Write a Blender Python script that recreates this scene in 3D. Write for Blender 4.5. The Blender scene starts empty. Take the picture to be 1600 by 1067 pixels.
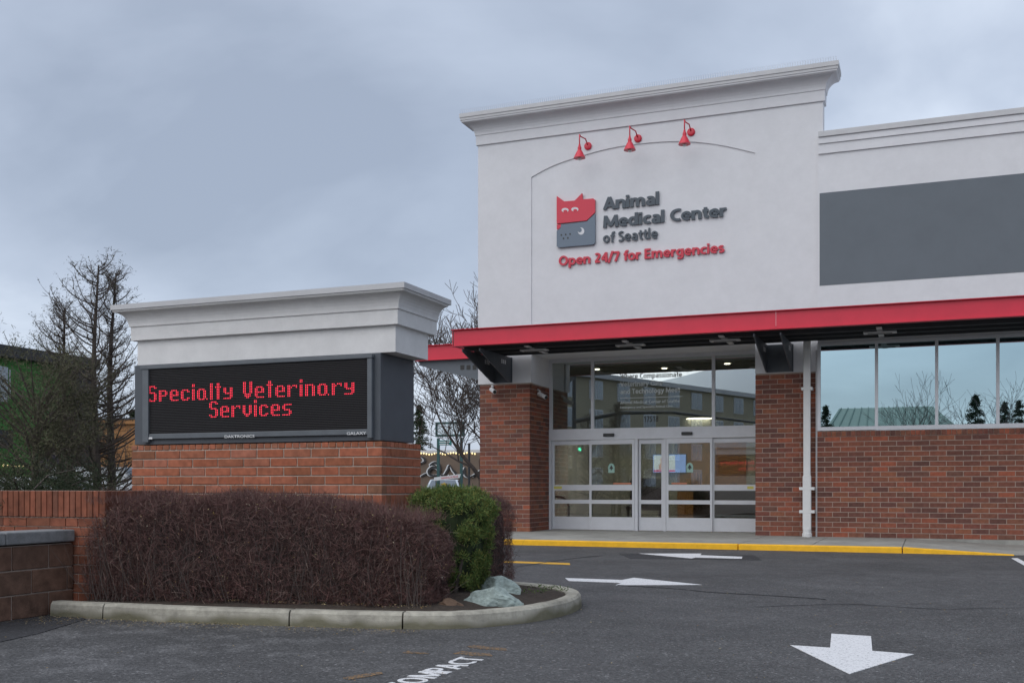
import bpy, bmesh, math, random
import numpy as np
from mathutils import Vector, Matrix
R = math.radians
random.seed(7)
rng = np.random.default_rng(7)
SC = bpy.context.scene
COL = SC.collection

# ------------------------------------------------------------------ camera, world, sun, exposure
F = 1650.0; YH = 761.0; H = 1.108            # focal length and horizon in photo pixels, eye height in metres
YAW = math.atan2(650, 1650); S, C = math.sin(YAW), math.cos(YAW)
cam = bpy.data.cameras.new('camera'); co = bpy.data.objects.new('camera', cam); COL.objects.link(co)
co.location = (0, 0, H); co.rotation_euler = (R(90), 0, YAW)
cam.sensor_width = 36; cam.lens = F / 1600 * 36; cam.shift_y = (YH - 533.5) / 1600
cam.clip_start = 0.05; cam.clip_end = 3000
SC.camera = co

SUN_EL, SUN_AZ = 47, 205                      # azimuth measured from +Y towards +X: the sun stands behind the camera
w = bpy.data.worlds.new('World'); SC.world = w; w.use_nodes = True
nt = w.node_tree; nt.nodes.clear()
def N(t, **k):
    n = nt.nodes.new(t)
    for a, b in k.items(): setattr(n, a, b)
    return n
L = nt.links.new
out = N('ShaderNodeOutputWorld'); bg = N('ShaderNodeBackground')
sky = N('ShaderNodeTexSky', sky_type='NISHITA', sun_disc=False, sun_elevation=R(SUN_EL), sun_rotation=R(SUN_AZ))
sky.dust_density = 2.0
tc = N('ShaderNodeTexCoord'); sep = N('ShaderNodeSeparateXYZ'); L(tc.outputs['Generated'], sep.inputs[0])
mz = N('ShaderNodeMath', operation='MAXIMUM'); L(sep.outputs['Z'], mz.inputs[0]); mz.inputs[1].default_value = 0
az = N('ShaderNodeMath', operation='ADD'); L(mz.outputs[0], az.inputs[0]); az.inputs[1].default_value = 0.28
dx = N('ShaderNodeMath', operation='DIVIDE'); L(sep.outputs['X'], dx.inputs[0]); L(az.outputs[0], dx.inputs[1])
dy = N('ShaderNodeMath', operation='DIVIDE'); L(sep.outputs['Y'], dy.inputs[0]); L(az.outputs[0], dy.inputs[1])
cmb = N('ShaderNodeCombineXYZ'); L(dx.outputs[0], cmb.inputs[0]); L(dy.outputs[0], cmb.inputs[1])
n1 = N('ShaderNodeTexNoise'); n1.inputs['Scale'].default_value = 1.15; n1.inputs['Detail'].default_value = 6
n1.inputs['Roughness'].default_value = 0.5; n1.inputs['Distortion'].default_value = 0.25
mp = N('ShaderNodeMapping'); mp.inputs['Location'].default_value = (3.1, 1.7, 0); L(cmb.outputs[0], mp.inputs[0]); L(mp.outputs[0], n1.inputs['Vector'])
cr = N('ShaderNodeValToRGB'); L(n1.outputs['Fac'], cr.inputs[0])
e = cr.color_ramp.elements
e[0].position = 0.33; e[0].color = (0.222, 0.258, 0.325, 1)
e[1].position = 0.68; e[1].color = (0.50, 0.55, 0.625, 1)
m_ = cr.color_ramp.elements.new(0.50); m_.color = (0.315, 0.358, 0.435, 1)
sm = N('ShaderNodeMix', data_type='RGBA', blend_type='MIX')
sk = N('ShaderNodeMix', data_type='RGBA', blend_type='MULTIPLY'); sk.inputs['Factor'].default_value = 1
L(sky.outputs[0], sk.inputs[6]); sk.inputs[7].default_value = (0.1, 0.1, 0.1, 1)
sm.inputs['Factor'].default_value = 0.88; L(sk.outputs[2], sm.inputs[6]); L(cr.outputs[0], sm.inputs[7])
L(sm.outputs[2], bg.inputs[0]); bg.inputs[1].default_value = 1.0; L(bg.outputs[0], out.inputs[0])

sl = bpy.data.lights.new('sun', 'SUN'); sl.energy = 1.0; sl.angle = R(85); sl.color = (1, 0.97, 0.93)
so = bpy.data.objects.new('sun', sl); COL.objects.link(so)
a_, e_ = R(SUN_AZ), R(SUN_EL)
sd = Vector((math.sin(a_) * math.cos(e_), math.cos(a_) * math.cos(e_), math.sin(e_)))
so.rotation_euler = sd.to_track_quat('Z', 'Y').to_euler(); so.location = (0, -20, 30)
vs = SC.view_settings; vs.view_transform = 'Standard'; vs.look = 'None'; vs.exposure = 0.8; vs.gamma = 1; vs.use_curve_mapping = False
SC.cycles.max_bounces = 8; SC.cycles.transparent_max_bounces = 16

# ------------------------------------------------------------------ photo pixel -> place
def dirp(px):
    u = (px - 800) / F; return u * C - S, u * S + C
def G(px, py, z=0.0):
    t = (H - z) * F / (py - YH); a, b = dirp(px); return (t * a, t * b)
def AX(px, Y):
    a, b = dirp(px); return Y * a / b
def AZ(px, py, Y):
    a, b = dirp(px); return H + (YH - py) / F * Y / b
def WP(px, t):
    a, b = dirp(px); return (t * a, t * b)
def ZT(py, t): return H + (YH - py) / F * t

# ------------------------------------------------------------------ materials
MATS = {}
def mat(name, base, rough=0.7, var=0.0, vscale=3.0, bump=0.0, bscale=60.0, metal=0.0, emit=None, estr=0.0, spec=0.5, var2=0.0, v2scale=0.6, stretch=None):
    if name in MATS: return MATS[name]
    m = bpy.data.materials.new(name); m.use_nodes = True; t = m.node_tree; b = t.nodes['Principled BSDF']
    b.inputs['Base Color'].default_value = (*base, 1); b.inputs['Roughness'].default_value = rough
    b.inputs['Metallic'].default_value = metal; b.inputs['Specular IOR Level'].default_value = spec
    if emit: b.inputs['Emission Color'].default_value = (*emit, 1); b.inputs['Emission Strength'].default_value = estr
    if var or bump or var2:
        g = t.nodes.new('ShaderNodeNewGeometry'); vec = g.outputs['Position']
        if stretch:
            mm = t.nodes.new('ShaderNodeMapping'); mm.inputs['Scale'].default_value = stretch; t.links.new(vec, mm.inputs[0]); vec = mm.outputs[0]
        col = None
        for v, sc in ((var, vscale), (var2, v2scale)):
            if not v: continue
            n = t.nodes.new('ShaderNodeTexNoise'); n.inputs['Scale'].default_value = sc; n.inputs['Detail'].default_value = 5; n.inputs['Roughness'].default_value = 0.65
            t.links.new(vec, n.inputs['Vector'])
            r = t.nodes.new('ShaderNodeMapRange'); r.inputs[1].default_value = 0.28; r.inputs[2].default_value = 0.72
            r.inputs[3].default_value = 1 - v; r.inputs[4].default_value = 1 + v; t.links.new(n.outputs['Fac'], r.inputs[0])
            mx = t.nodes.new('ShaderNodeMix'); mx.data_type = 'RGBA'; mx.blend_type = 'MULTIPLY'; mx.inputs['Factor'].default_value = 1
            if col is None: mx.inputs[6].default_value = (*base, 1)
            else: t.links.new(col, mx.inputs[6])
            t.links.new(r.outputs[0], mx.inputs[7]); col = mx.outputs[2]
        if col: t.links.new(col, b.inputs['Base Color'])
        if bump:
            n = t.nodes.new('ShaderNodeTexNoise'); n.inputs['Scale'].default_value = bscale; n.inputs['Detail'].default_value = 4
            t.links.new(g.outputs['Position'], n.inputs['Vector'])
            bp = t.nodes.new('ShaderNodeBump'); bp.inputs['Strength'].default_value = bump; bp.inputs['Distance'].default_value = 0.01
            t.links.new(n.outputs['Fac'], bp.inputs['Height']); t.links.new(bp.outputs[0], b.inputs['Normal'])
    MATS[name] = m; return m
def randmat(name, cols, rough=0.85, bump=0.3, bscale=90, grain=0.2, gscale=14):
    """one colour per brick, leaf or twig: chosen at random per object and per mesh island"""
    m = bpy.data.materials.new(name); m.use_nodes = True; t = m.node_tree; b = t.nodes['Principled BSDF']; b.inputs['Roughness'].default_value = rough
    b.inputs['Specular IOR Level'].default_value = 0.3
    g = t.nodes.new('ShaderNodeNewGeometry'); oi = t.nodes.new('ShaderNodeObjectInfo')
    ad = t.nodes.new('ShaderNodeMath'); ad.operation = 'ADD'; t.links.new(g.outputs['Random Per Island'], ad.inputs[0]); t.links.new(oi.outputs['Random'], ad.inputs[1])
    fr = t.nodes.new('ShaderNodeMath'); fr.operation = 'FRACT'; t.links.new(ad.outputs[0], fr.inputs[0])
    r = t.nodes.new('ShaderNodeValToRGB'); t.links.new(fr.outputs[0], r.inputs[0]); el = r.color_ramp.elements
    while len(el) < len(cols): el.new(0.5)
    for i, c in enumerate(cols): el[i].position = i / (len(cols) - 1); el[i].color = (*c, 1)
    n = t.nodes.new('ShaderNodeTexNoise'); n.inputs['Scale'].default_value = gscale; n.inputs['Detail'].default_value = 5; t.links.new(g.outputs['Position'], n.inputs['Vector'])
    mr = t.nodes.new('ShaderNodeMapRange'); mr.inputs[1].default_value = .3; mr.inputs[2].default_value = .7; mr.inputs[3].default_value = 1 - grain; mr.inputs[4].default_value = 1 + grain
    t.links.new(n.outputs['Fac'], mr.inputs[0])
    mx = t.nodes.new('ShaderNodeMix'); mx.data_type = 'RGBA'; mx.blend_type = 'MULTIPLY'; mx.inputs['Factor'].default_value = 1
    t.links.new(r.outputs[0], mx.inputs[6]); t.links.new(mr.outputs[0], mx.inputs[7]); t.links.new(mx.outputs[2], b.inputs['Base Color'])
    if bump:
        n2 = t.nodes.new('ShaderNodeTexNoise'); n2.inputs['Scale'].default_value = bscale; t.links.new(g.outputs['Position'], n2.inputs['Vector'])
        bp = t.nodes.new('ShaderNodeBump'); bp.inputs['Strength'].default_value = bump; bp.inputs['Distance'].default_value = 0.006
        t.links.new(n2.outputs['Fac'], bp.inputs['Height']); t.links.new(bp.outputs[0], b.inputs['Normal'])
    MATS[name] = m; return m
def glassmat(name, tint, gloss, fac, dark=None):
    m = bpy.data.materials.new(name); m.use_nodes = True; t = m.node_tree; t.nodes.remove(t.nodes['Principled BSDF']); o = t.nodes['Material Output']
    if dark is None: a = t.nodes.new('ShaderNodeBsdfTransparent'); a.inputs[0].default_value = (*tint, 1)
    else: a = t.nodes.new('ShaderNodeBsdfDiffuse'); a.inputs[0].default_value = (*dark, 1)
    g = t.nodes.new('ShaderNodeBsdfGlossy'); g.inputs['Color'].default_value = (*gloss, 1); g.inputs['Roughness'].default_value = 0.0
    mx = t.nodes.new('ShaderNodeMixShader'); mx.inputs[0].default_value = fac
    t.links.new(a.outputs[0], mx.inputs[1]); t.links.new(g.outputs[0], mx.inputs[2]); t.links.new(mx.outputs[0], o.inputs[0])
    MATS[name] = m; return m

def asphalt(name, base, speck=0.5, var2=0.3):
    m = bpy.data.materials.new(name); m.use_nodes = True; t = m.node_tree; b = t.nodes['Principled BSDF']
    g = t.nodes.new('ShaderNodeNewGeometry')
    def noise(sc, det=4, rough=.6):
        n = t.nodes.new('ShaderNodeTexNoise'); n.inputs['Scale'].default_value = sc; n.inputs['Detail'].default_value = det; n.inputs['Roughness'].default_value = rough
        t.links.new(g.outputs['Position'], n.inputs['Vector']); return n.outputs['Fac']
    def rng_(src, a, b_, c, d):
        r = t.nodes.new('ShaderNodeMapRange'); r.inputs[1].default_value = a; r.inputs[2].default_value = b_; r.inputs[3].default_value = c; r.inputs[4].default_value = d
        t.links.new(src, r.inputs[0]); return r.outputs[0]
    def mul(a, b_, add=False):
        x = t.nodes.new('ShaderNodeMath'); x.operation = 'ADD' if add else 'MULTIPLY'; t.links.new(a, x.inputs[0]); t.links.new(b_, x.inputs[1]); return x.outputs[0]
    v = t.nodes.new('ShaderNodeTexVoronoi'); v.inputs['Scale'].default_value = 75; t.links.new(g.outputs['Position'], v.inputs['Vector'])
    stones = t.nodes.new('ShaderNodeSeparateColor'); t.links.new(v.outputs['Color'], stones.inputs[0])
    f1 = rng_(stones.outputs[0], 0, 1, 1 - speck, 1 + speck)
    light = rng_(stones.outputs[1], .955, .975, 0, 1.6)          # a few pale aggregate stones
    f = mul(mul(f1, light, True), rng_(noise(.55, 6, .7), .3, .7, 1 - var2, 1 + var2))
    f = mul(f, rng_(noise(4, 5), .3, .7, .86, 1.14))
    dist = t.nodes.new('ShaderNodeVectorMath'); dist.operation = 'DISTANCE'; t.links.new(g.outputs['Position'], dist.inputs[0]); dist.inputs[1].default_value = (-5.0, 6.1, 0)
    f = mul(f, rng_(mul(rng_(noise(2.2, 7, .7), .50, .57, 0, .45), rng_(dist.outputs['Value'], .8, 2.2, 1, 0)), 0, 1, 1, 2))
    mx = t.nodes.new('ShaderNodeMix'); mx.data_type = 'RGBA'; mx.blend_type = 'MULTIPLY'; mx.inputs['Factor'].default_value = 1
    mx.inputs[6].default_value = (*base, 1); t.links.new(f, mx.inputs[7]); t.links.new(mx.outputs[2], b.inputs['Base Color'])
    t.links.new(rng_(noise(.8, 5), .3, .7, .62, .9), b.inputs['Roughness'])
    bp = t.nodes.new('ShaderNodeBump'); bp.inputs['Strength'].default_value = .5; bp.inputs['Distance'].default_value = .006
    t.links.new(v.outputs['Distance'], bp.inputs['Height']); t.links.new(bp.outputs[0], b.inputs['Normal'])
    MATS[name] = m; return m

def worn_paint(name, base, under, cover=0.5):
    m = bpy.data.materials.new(name); m.use_nodes = True; t = m.node_tree; b = t.nodes['Principled BSDF']; b.inputs['Roughness'].default_value = .7
    g = t.nodes.new('ShaderNodeNewGeometry'); acc = None
    n = t.nodes.new('ShaderNodeTexNoise'); n.inputs['Scale'].default_value = 55; n.inputs['Detail'].default_value = 6; n.inputs['Roughness'].default_value = .75
    t.links.new(g.outputs['Position'], n.inputs['Vector'])
    r = t.nodes.new('ShaderNodeMapRange'); r.inputs[1].default_value = cover - .05; r.inputs[2].default_value = cover + .05; t.links.new(n.outputs['Fac'], r.inputs[0])
    mx = t.nodes.new('ShaderNodeMix'); mx.data_type = 'RGBA'; t.links.new(r.outputs[0], mx.inputs['Factor']); mx.inputs[6].default_value = (*base, 1); mx.inputs[7].default_value = (*under, 1)
    t.links.new(mx.outputs[2], b.inputs['Base Color']); MATS[name] = m; return m

M_ASPH = asphalt('asphalt', (.062, .061, .062)); M_ASPH2 = asphalt('new_asphalt', (.028, .028, .031), .3, .15)
M_CONC = mat('concrete', (.30, .295, .27), .9, .15, 6, .25, 120, var2=.22, v2scale=1.2)
M_KERB = mat('kerb_concrete', (.36, .34, .285), .9, .25, 14, .5, 150, var2=.35, v2scale=2.2)
b_ = M_KERB.node_tree; g_ = b_.nodes.new('ShaderNodeNewGeometry'); sx_ = b_.nodes.new('ShaderNodeSeparateXYZ'); b_.links.new(g_.outputs['Position'], sx_.inputs[0])
nn_ = b_.nodes.new('ShaderNodeTexNoise'); nn_.inputs['Scale'].default_value = 3.5; nn_.inputs['Detail'].default_value = 6; b_.links.new(g_.outputs['Position'], nn_.inputs['Vector'])
m1_ = b_.nodes.new('ShaderNodeMath'); m1_.operation = 'MULTIPLY_ADD'; b_.links.new(nn_.outputs['Fac'], m1_.inputs[0]); m1_.inputs[1].default_value = -.22; b_.links.new(sx_.outputs['Z'], m1_.inputs[2])
mr_ = b_.nodes.new('ShaderNodeMapRange'); mr_.inputs[1].default_value = -.085; mr_.inputs[2].default_value = -.03; mr_.inputs[3].default_value = .8; mr_.inputs[4].default_value = 0; b_.links.new(m1_.outputs[0], mr_.inputs[0])
mm_ = b_.nodes.new('ShaderNodeMix'); mm_.data_type = 'RGBA'; pb_ = b_.nodes['Principled BSDF']; b_.links.new(pb_.inputs['Base Color'].links[0].from_socket, mm_.inputs[6]); mm_.inputs[7].default_value = (.10, .092, .045, 1); b_.links.new(mr_.outputs[0], mm_.inputs['Factor']); b_.links.new(mm_.outputs[2], pb_.inputs['Base Color'])   # moss and grime along the gutter
M_YEL = mat('yellow_paint', (.88, .47, .012), .6, .12, 8, .25, 100)
M_WHITE = mat('stucco_white', (.68, .68, .70), .9, .035, 1.3, .30, 190, var2=.03, v2scale=6)
M_GREYW = mat('stucco_sign_white', (.72, .71, .70), .9, .05, 2.5, .45, 150, var2=.05, v2scale=9)
M_TRIM = mat('flashing_metal', (.50, .50, .51), .5, .06, 4)
M_SLATE = mat('slate_stucco', (.135, .155, .175), .85, .05, 2, .3, 190)
M_RED = mat('red_paint', (.60, .017, .048), .42, .07, 2.5, .05, 30)
M_DARK = mat('dark_steel', (.040, .043, .048), .55, .15, 5)
M_CAB = mat('sign_cabinet_paint', (.070, .080, .094), .55, .12, 4)
M_CABL = mat('sign_frame_metal', (.105, .118, .132), .45, .12, 7)
M_LED = mat('display_louvre', (.085, .083, .088), .5)
M_LEDB = mat('display_back', (.022, .021, .023), .7)
M_REDLED = mat('red_led', (.3, .01, .02), .4, emit=(1, .035, .075), estr=1.3)
M_ALU = mat('aluminium', (.60, .61, .64), .4, .05, 5)
M_PIPE = mat('pipe_white', (.66, .66, .65), .6, .06, 5)
M_MORT = mat('mortar', (.37, .295, .25), .95, .15, 30, .3, 200)
M_MORTL = mat('pale_mortar', (.46, .40, .34), .95, .15, 30, .3, 200)
M_BRICK = randmat('building_brick', [(.110, .052, .042), (.225, .080, .050), (.18, .072, .050), (.31, .092, .052), (.145, .070, .052), (.26, .098, .055), (.125, .058, .047), (.20, .070, .05)])
M_BRICKS = randmat('sign_brick', [(.25, .092, .046), (.34, .108, .058), (.20, .088, .048), (.37, .122, .068), (.28, .10, .052), (.36, .135, .085), (.22, .105, .062)], grain=.22, gscale=18)
M_BRICKP = randmat('planter_brick', [(.17, .062, .036), (.24, .080, .046), (.20, .074, .042), (.145, .062, .042), (.26, .088, .05)], grain=.32, gscale=9)
M_BLOCK = randmat('split_block', [(.120, .070, .050), (.15, .082, .056), (.135, .080, .060)], bump=.8, bscale=45, grain=.35, gscale=9)
M_CAPST = mat('cap_stone', (.20, .205, .21), .9, .25, 12, .6, 80)
M_SOIL = mat('soil', (.042, .030, .022), 1, .45, 25, 1.0, 60)
M_ROCK = mat('green_stone', (.27, .325, .305), .85, .35, 10, 1.0, 22, var2=.3, v2scale=28, stretch=(1, 1, 2.2))
M_ROCKB = mat('brown_stone', (.12, .075, .05), .9, .2, 12, .6, 40)
M_PAINTW = worn_paint('white_road_paint', (.70, .70, .71), (.22, .22, .225), .585)
M_PAINTO = worn_paint('worn_orange_paint', (.30, .16, .05), (.07, .065, .06), .47)
M_PAINTY = worn_paint('yellow_road_paint', (.66, .36, .03), (.3, .19, .05), .6)
M_LOGOR = mat('sign_red', (.60, .035, .065), .5); M_LOGOB = mat('sign_blue_grey', (.135, .175, .225), .5); M_LETR = mat('letter_red', (.56, .035, .065), .5)
M_LETG = mat('letter_slate', (.060, .078, .098), .5); M_LAMPR = mat('lamp_red', (.60, .025, .05), .35)
M_BULB = mat('bulb_glass', (.7, .7, .68), .15); M_CAMW = mat('camera_white', (.6, .6, .6), .4); M_BLACK = mat('black', (.012, .012, .012), .4)
M_GLASS = glassmat('entrance_glass', (.76, .80, .78), (.85, .90, .92), .36)
M_WIN = glassmat('mirror_glass', (0, 0, 0), (.62, .80, .83), .90, (.01, .02, .022))
M_CLEAR = glassmat('clear_sheet', (.85, .88, .88), (.8, .8, .8), .12)
M_CARG = glassmat('car_glass', (0, 0, 0), (.75, .8, .85), .35, (.01, .012, .015))
M_BARB = randmat('barberry_twig', [(.085, .045, .042), (.15, .072, .064), (.11, .056, .053), (.20, .115, .095), (.095, .05, .052), (.25, .18, .15)], bump=0)
M_YEW = randmat('yew_needle', [(.065, .11, .03), (.12, .18, .05), (.085, .14, .038), (.17, .22, .06), (.25, .22, .06)], bump=0)
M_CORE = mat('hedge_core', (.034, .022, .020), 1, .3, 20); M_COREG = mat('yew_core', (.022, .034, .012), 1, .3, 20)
M_BARK = mat('bark', (.075, .060, .050), .95, .3, 15); M_BARK2 = mat('grey_twig', (.095, .076, .068), .95, .2, 15)
M_OLIVE = randmat('olive_needles', [(.075, .08, .045), (.11, .105, .06), (.06, .065, .036), (.13, .12, .07)], bump=0)
M_FIR = randmat('fir_needles', [(.018, .032, .014), (.03, .045, .02), (.024, .038, .018)], bump=0)
M_LEAF = randmat('dead_leaf', [(.36, .26, .08), (.24, .15, .06), (.46, .38, .20), (.20, .11, .04), (.42, .38, .30)], bump=0)
M_WEED = randmat('weed', [(.05, .09, .02), (.08, .12, .03)], bump=0)

# ------------------------------------------------------------------ mesh builder and object helpers
class MB:
    def __init__(s): s.v = []; s.f = []
    def quad(s, *p):
        n = len(s.v); s.v += [tuple(q) for q in p]; s.f.append(tuple(range(n, n + len(p))))
    def box(s, x0, x1, y0, y1, z0, z1):
        n = len(s.v)
        s.v += [(x, y, z) for z in (z0, z1) for y in (y0, y1) for x in (x0, x1)]
        s.f += [tuple(n + i for i in q) for q in ((0, 2, 3, 1), (4, 5, 7, 6), (0, 1, 5, 4), (2, 6, 7, 3), (0, 4, 6, 2), (1, 3, 7, 5))]
        return s
    def prism(s, poly, fn, d0, d1):
        """poly of 2-D points extruded from d0 to d1; fn(a, b, d) -> xyz"""
        n = len(s.v); k = len(poly)
        s.v += [fn(a, b, d0) for a, b in poly] + [fn(a, b, d1) for a, b in poly]
        s.f.append(tuple(range(n, n + k))); s.f.append(tuple(range(n + 2 * k - 1, n + k - 1, -1)))
        for i in range(k): j = (i + 1) % k; s.f.append((n + i, n + k + i, n + k + j, n + j))
        return s
    def tube(s, pts, rads, n=6, cap=True):
        pts = [Vector(p) for p in pts]; base = len(s.v)
        for i, p in enumerate(pts):
            d = (pts[min(i + 1, len(pts) - 1)] - pts[max(i - 1, 0)]).normalized()
            a = d.orthogonal().normalized() if abs(d.z) > .99 else d.cross(Vector((0, 0, 1))).normalized(); b = d.cross(a)
            r = rads[i] if hasattr(rads, '__len__') else rads
            s.v += [tuple(p + (a * math.cos(2 * math.pi * k / n) + b * math.sin(2 * math.pi * k / n)) * r) for k in range(n)]
        for i in range(len(pts) - 1):
            for k in range(n):
                j = (k + 1) % n; s.f.append((base + i * n + k, base + i * n + j, base + (i + 1) * n + j, base + (i + 1) * n + k))
        if cap:
            s.f.append(tuple(range(base + n - 1, base - 1, -1))); e = base + (len(pts) - 1) * n; s.f.append(tuple(range(e, e + n)))
        return s
    def lathe(s, prof, c, n=20, axis='z'):
        base = len(s.v)
        for r, h in prof:
            for k in range(n):
                a = 2 * math.pi * k / n; x, y = r * math.cos(a), r * math.sin(a)
                s.v.append((c[0] + x, c[1] + y, c[2] + h) if axis == 'z' else ((c[0] + x, c[1] + h, c[2] + y) if axis == 'y' else (c[0] + h, c[1] + x, c[2] + y)))
        for i in range(len(prof) - 1):
            for k in range(n):
                j = (k + 1) % n; s.f.append((base + i * n + k, base + i * n + j, base + (i + 1) * n + j, base + (i + 1) * n + k))
        s.f.append(tuple(range(base, base + n))); e = base + (len(prof) - 1) * n; s.f.append(tuple(range(e + n - 1, e - 1, -1)))
        return s
    def mesh(s, name):
        me = bpy.data.meshes.new(name); me.from_pydata(s.v, [], s.f)
        bm = bmesh.new(); bm.from_mesh(me); bmesh.ops.recalc_face_normals(bm, faces=bm.faces); bm.to_mesh(me); bm.free()
        return me
WORLD = {}
def link(name, data, m=None, parent=None, at=None, rz=0.0):
    """a mesh object; its vertices are world coordinates unless at is given"""
    o = bpy.data.objects.new(name, data); COL.objects.link(o)
    if m is not None and data is not None and len(data.materials) == 0: data.materials.append(m)
    mw = Matrix.Translation(at or (0, 0, 0)) @ Matrix.Rotation(rz, 4, 'Z')
    if at: o.location = at; o.rotation_euler = (0, 0, rz)
    WORLD[o.name] = mw
    if parent: o.parent = parent; o.matrix_parent_inverse = WORLD[parent.name].inverted()
    return o
def build(name, mb, m, parent=None, smooth=False):
    me = mb.mesh(name)
    if smooth: me.polygons.foreach_set('use_smooth', [True] * len(me.polygons))
    return link(name, me, m, parent)
def bevel(o, wdt, seg=2):
    b = o.modifiers.new('bevel', 'BEVEL'); b.width = wdt; b.segments = seg; b.limit_method = 'ANGLE'; return o
def tag(o, label=None, cat=None, group=None, kind=None):
    if label: o['label'] = label
    if cat: o['category'] = cat
    if group: o['group'] = group
    if kind: o['kind'] = kind
    return o
def thing(name, loc, label, cat, group=None):
    o = bpy.data.objects.new(name, None); COL.objects.link(o); o.location = loc; o.empty_display_size = .2
    WORLD[o.name] = Matrix.Translation(loc); return tag(o, label, cat, group)
def box(name, m, parent, *d, bev=0): 
    o = build(name, MB().box(*d), m, parent)
    if bev: bevel(o, bev)
    return o
def fastmesh(name, v, f):
    """v (n,3), f (m,4) arrays"""
    me = bpy.data.meshes.new(name); v = np.asarray(v, np.float32); f = np.asarray(f, np.int32); k = f.shape[1]
    me.vertices.add(len(v)); me.vertices.foreach_set('co', v.ravel()); me.loops.add(f.size); me.loops.foreach_set('vertex_index', f.ravel())
    me.polygons.add(len(f)); me.polygons.foreach_set('loop_start', np.arange(0, f.size, k, dtype=np.int32)); me.update(calc_edges=True); me.validate(); return me
def sweep(mb, prof, xl, xr, yf, yb):
    """profile of (outset, z) run round the left, front and right sides of a block"""
    n = len(mb.v); k = len(prof)
    for o, z in prof: mb.v += [(xl - o, yb, z), (xl - o, yf - o, z), (xr + o, yf - o, z), (xr + o, yb, z)]
    for i in range(k - 1):
        for j in range(3): a = n + i * 4 + j; mb.f.append((a, a + 1, a + 5, a + 4))
    mb.f.append(tuple(n + (k - 1) * 4 + j for j in range(4))); mb.f.append(tuple(n + j for j in (3, 2, 1, 0)))
    mb.f.append(tuple(n + i * 4 for i in range(k))); mb.f.append(tuple(n + i * 4 + 3 for i in range(k - 1, -1, -1)))
    mb.f.append(tuple(n + i * 4 + j for i, j in [(0, 0), (0, 3), (k - 1, 3), (k - 1, 0)]))
    return mb
# text: one mesh per character, laid by fn(x, y, depth)
_tc = bpy.data.curves.new('type_probe', 'FONT'); _to = bpy.data.objects.new('type_probe', _tc); COL.objects.link(_to)
def char_mesh(s, bold, ext):
    _tc.body = s; _tc.offset = bold; _tc.extrude = ext; _tc.resolution_u = 3
    bpy.context.view_layer.update(); dg = bpy.context.evaluated_depsgraph_get()
    return bpy.data.meshes.new_from_object(_to.evaluated_get(dg))
def text_width(s):
    me = char_mesh(s, 0, 0); x = max(v.co.x for v in me.vertices); bpy.data.meshes.remove(me); return x
def lettering(txt, fn, width, capheight, m, parent, name='letter', bold=0.0, ext=0.0, joined=False):
    """fn maps (x, y, d) in metres (baseline origin, d towards the reader) to the place"""
    dot = text_width('.'); total = text_width(txt); sx = width / total; sy = capheight / .70
    parts = []
    for i, ch in enumerate(txt):
        if ch == ' ': continue
        x0 = text_width(txt[:i] + '.') - dot if i else 0
        me = char_mesh(ch, bold, ext / sx if ext else 0)
        for v in me.vertices:
            v.co = fn((v.co.x + x0) * sx, v.co.y * sy, v.co.z * sx)
        parts.append(me)
    if not joined:
        for me in parts: me.name = name; me.materials.clear(); link(name, me, m, parent)
        return
    bm = bmesh.new()
    for me in parts: bm.from_mesh(me); bpy.data.meshes.remove(me)
    me = bpy.data.meshes.new(name); bm.to_mesh(me); bm.free(); return link(name, me, m, parent)

def smooth_path(p, k):
    r = []
    for i in range(len(p) - 1):
        p0, p1, p2, p3 = [Vector(p[max(0, min(len(p) - 1, i + j))]) for j in (-1, 0, 1, 2)]
        for s_ in range(k):
            q = s_ / k; r.append(tuple(.5 * ((2 * p1) + (-p0 + p2) * q + (2 * p0 - 5 * p1 + 4 * p2 - p3) * q * q + (-p0 + 3 * p1 - 3 * p2 + p3) * q ** 3)))
    return r + [p[-1]]
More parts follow.
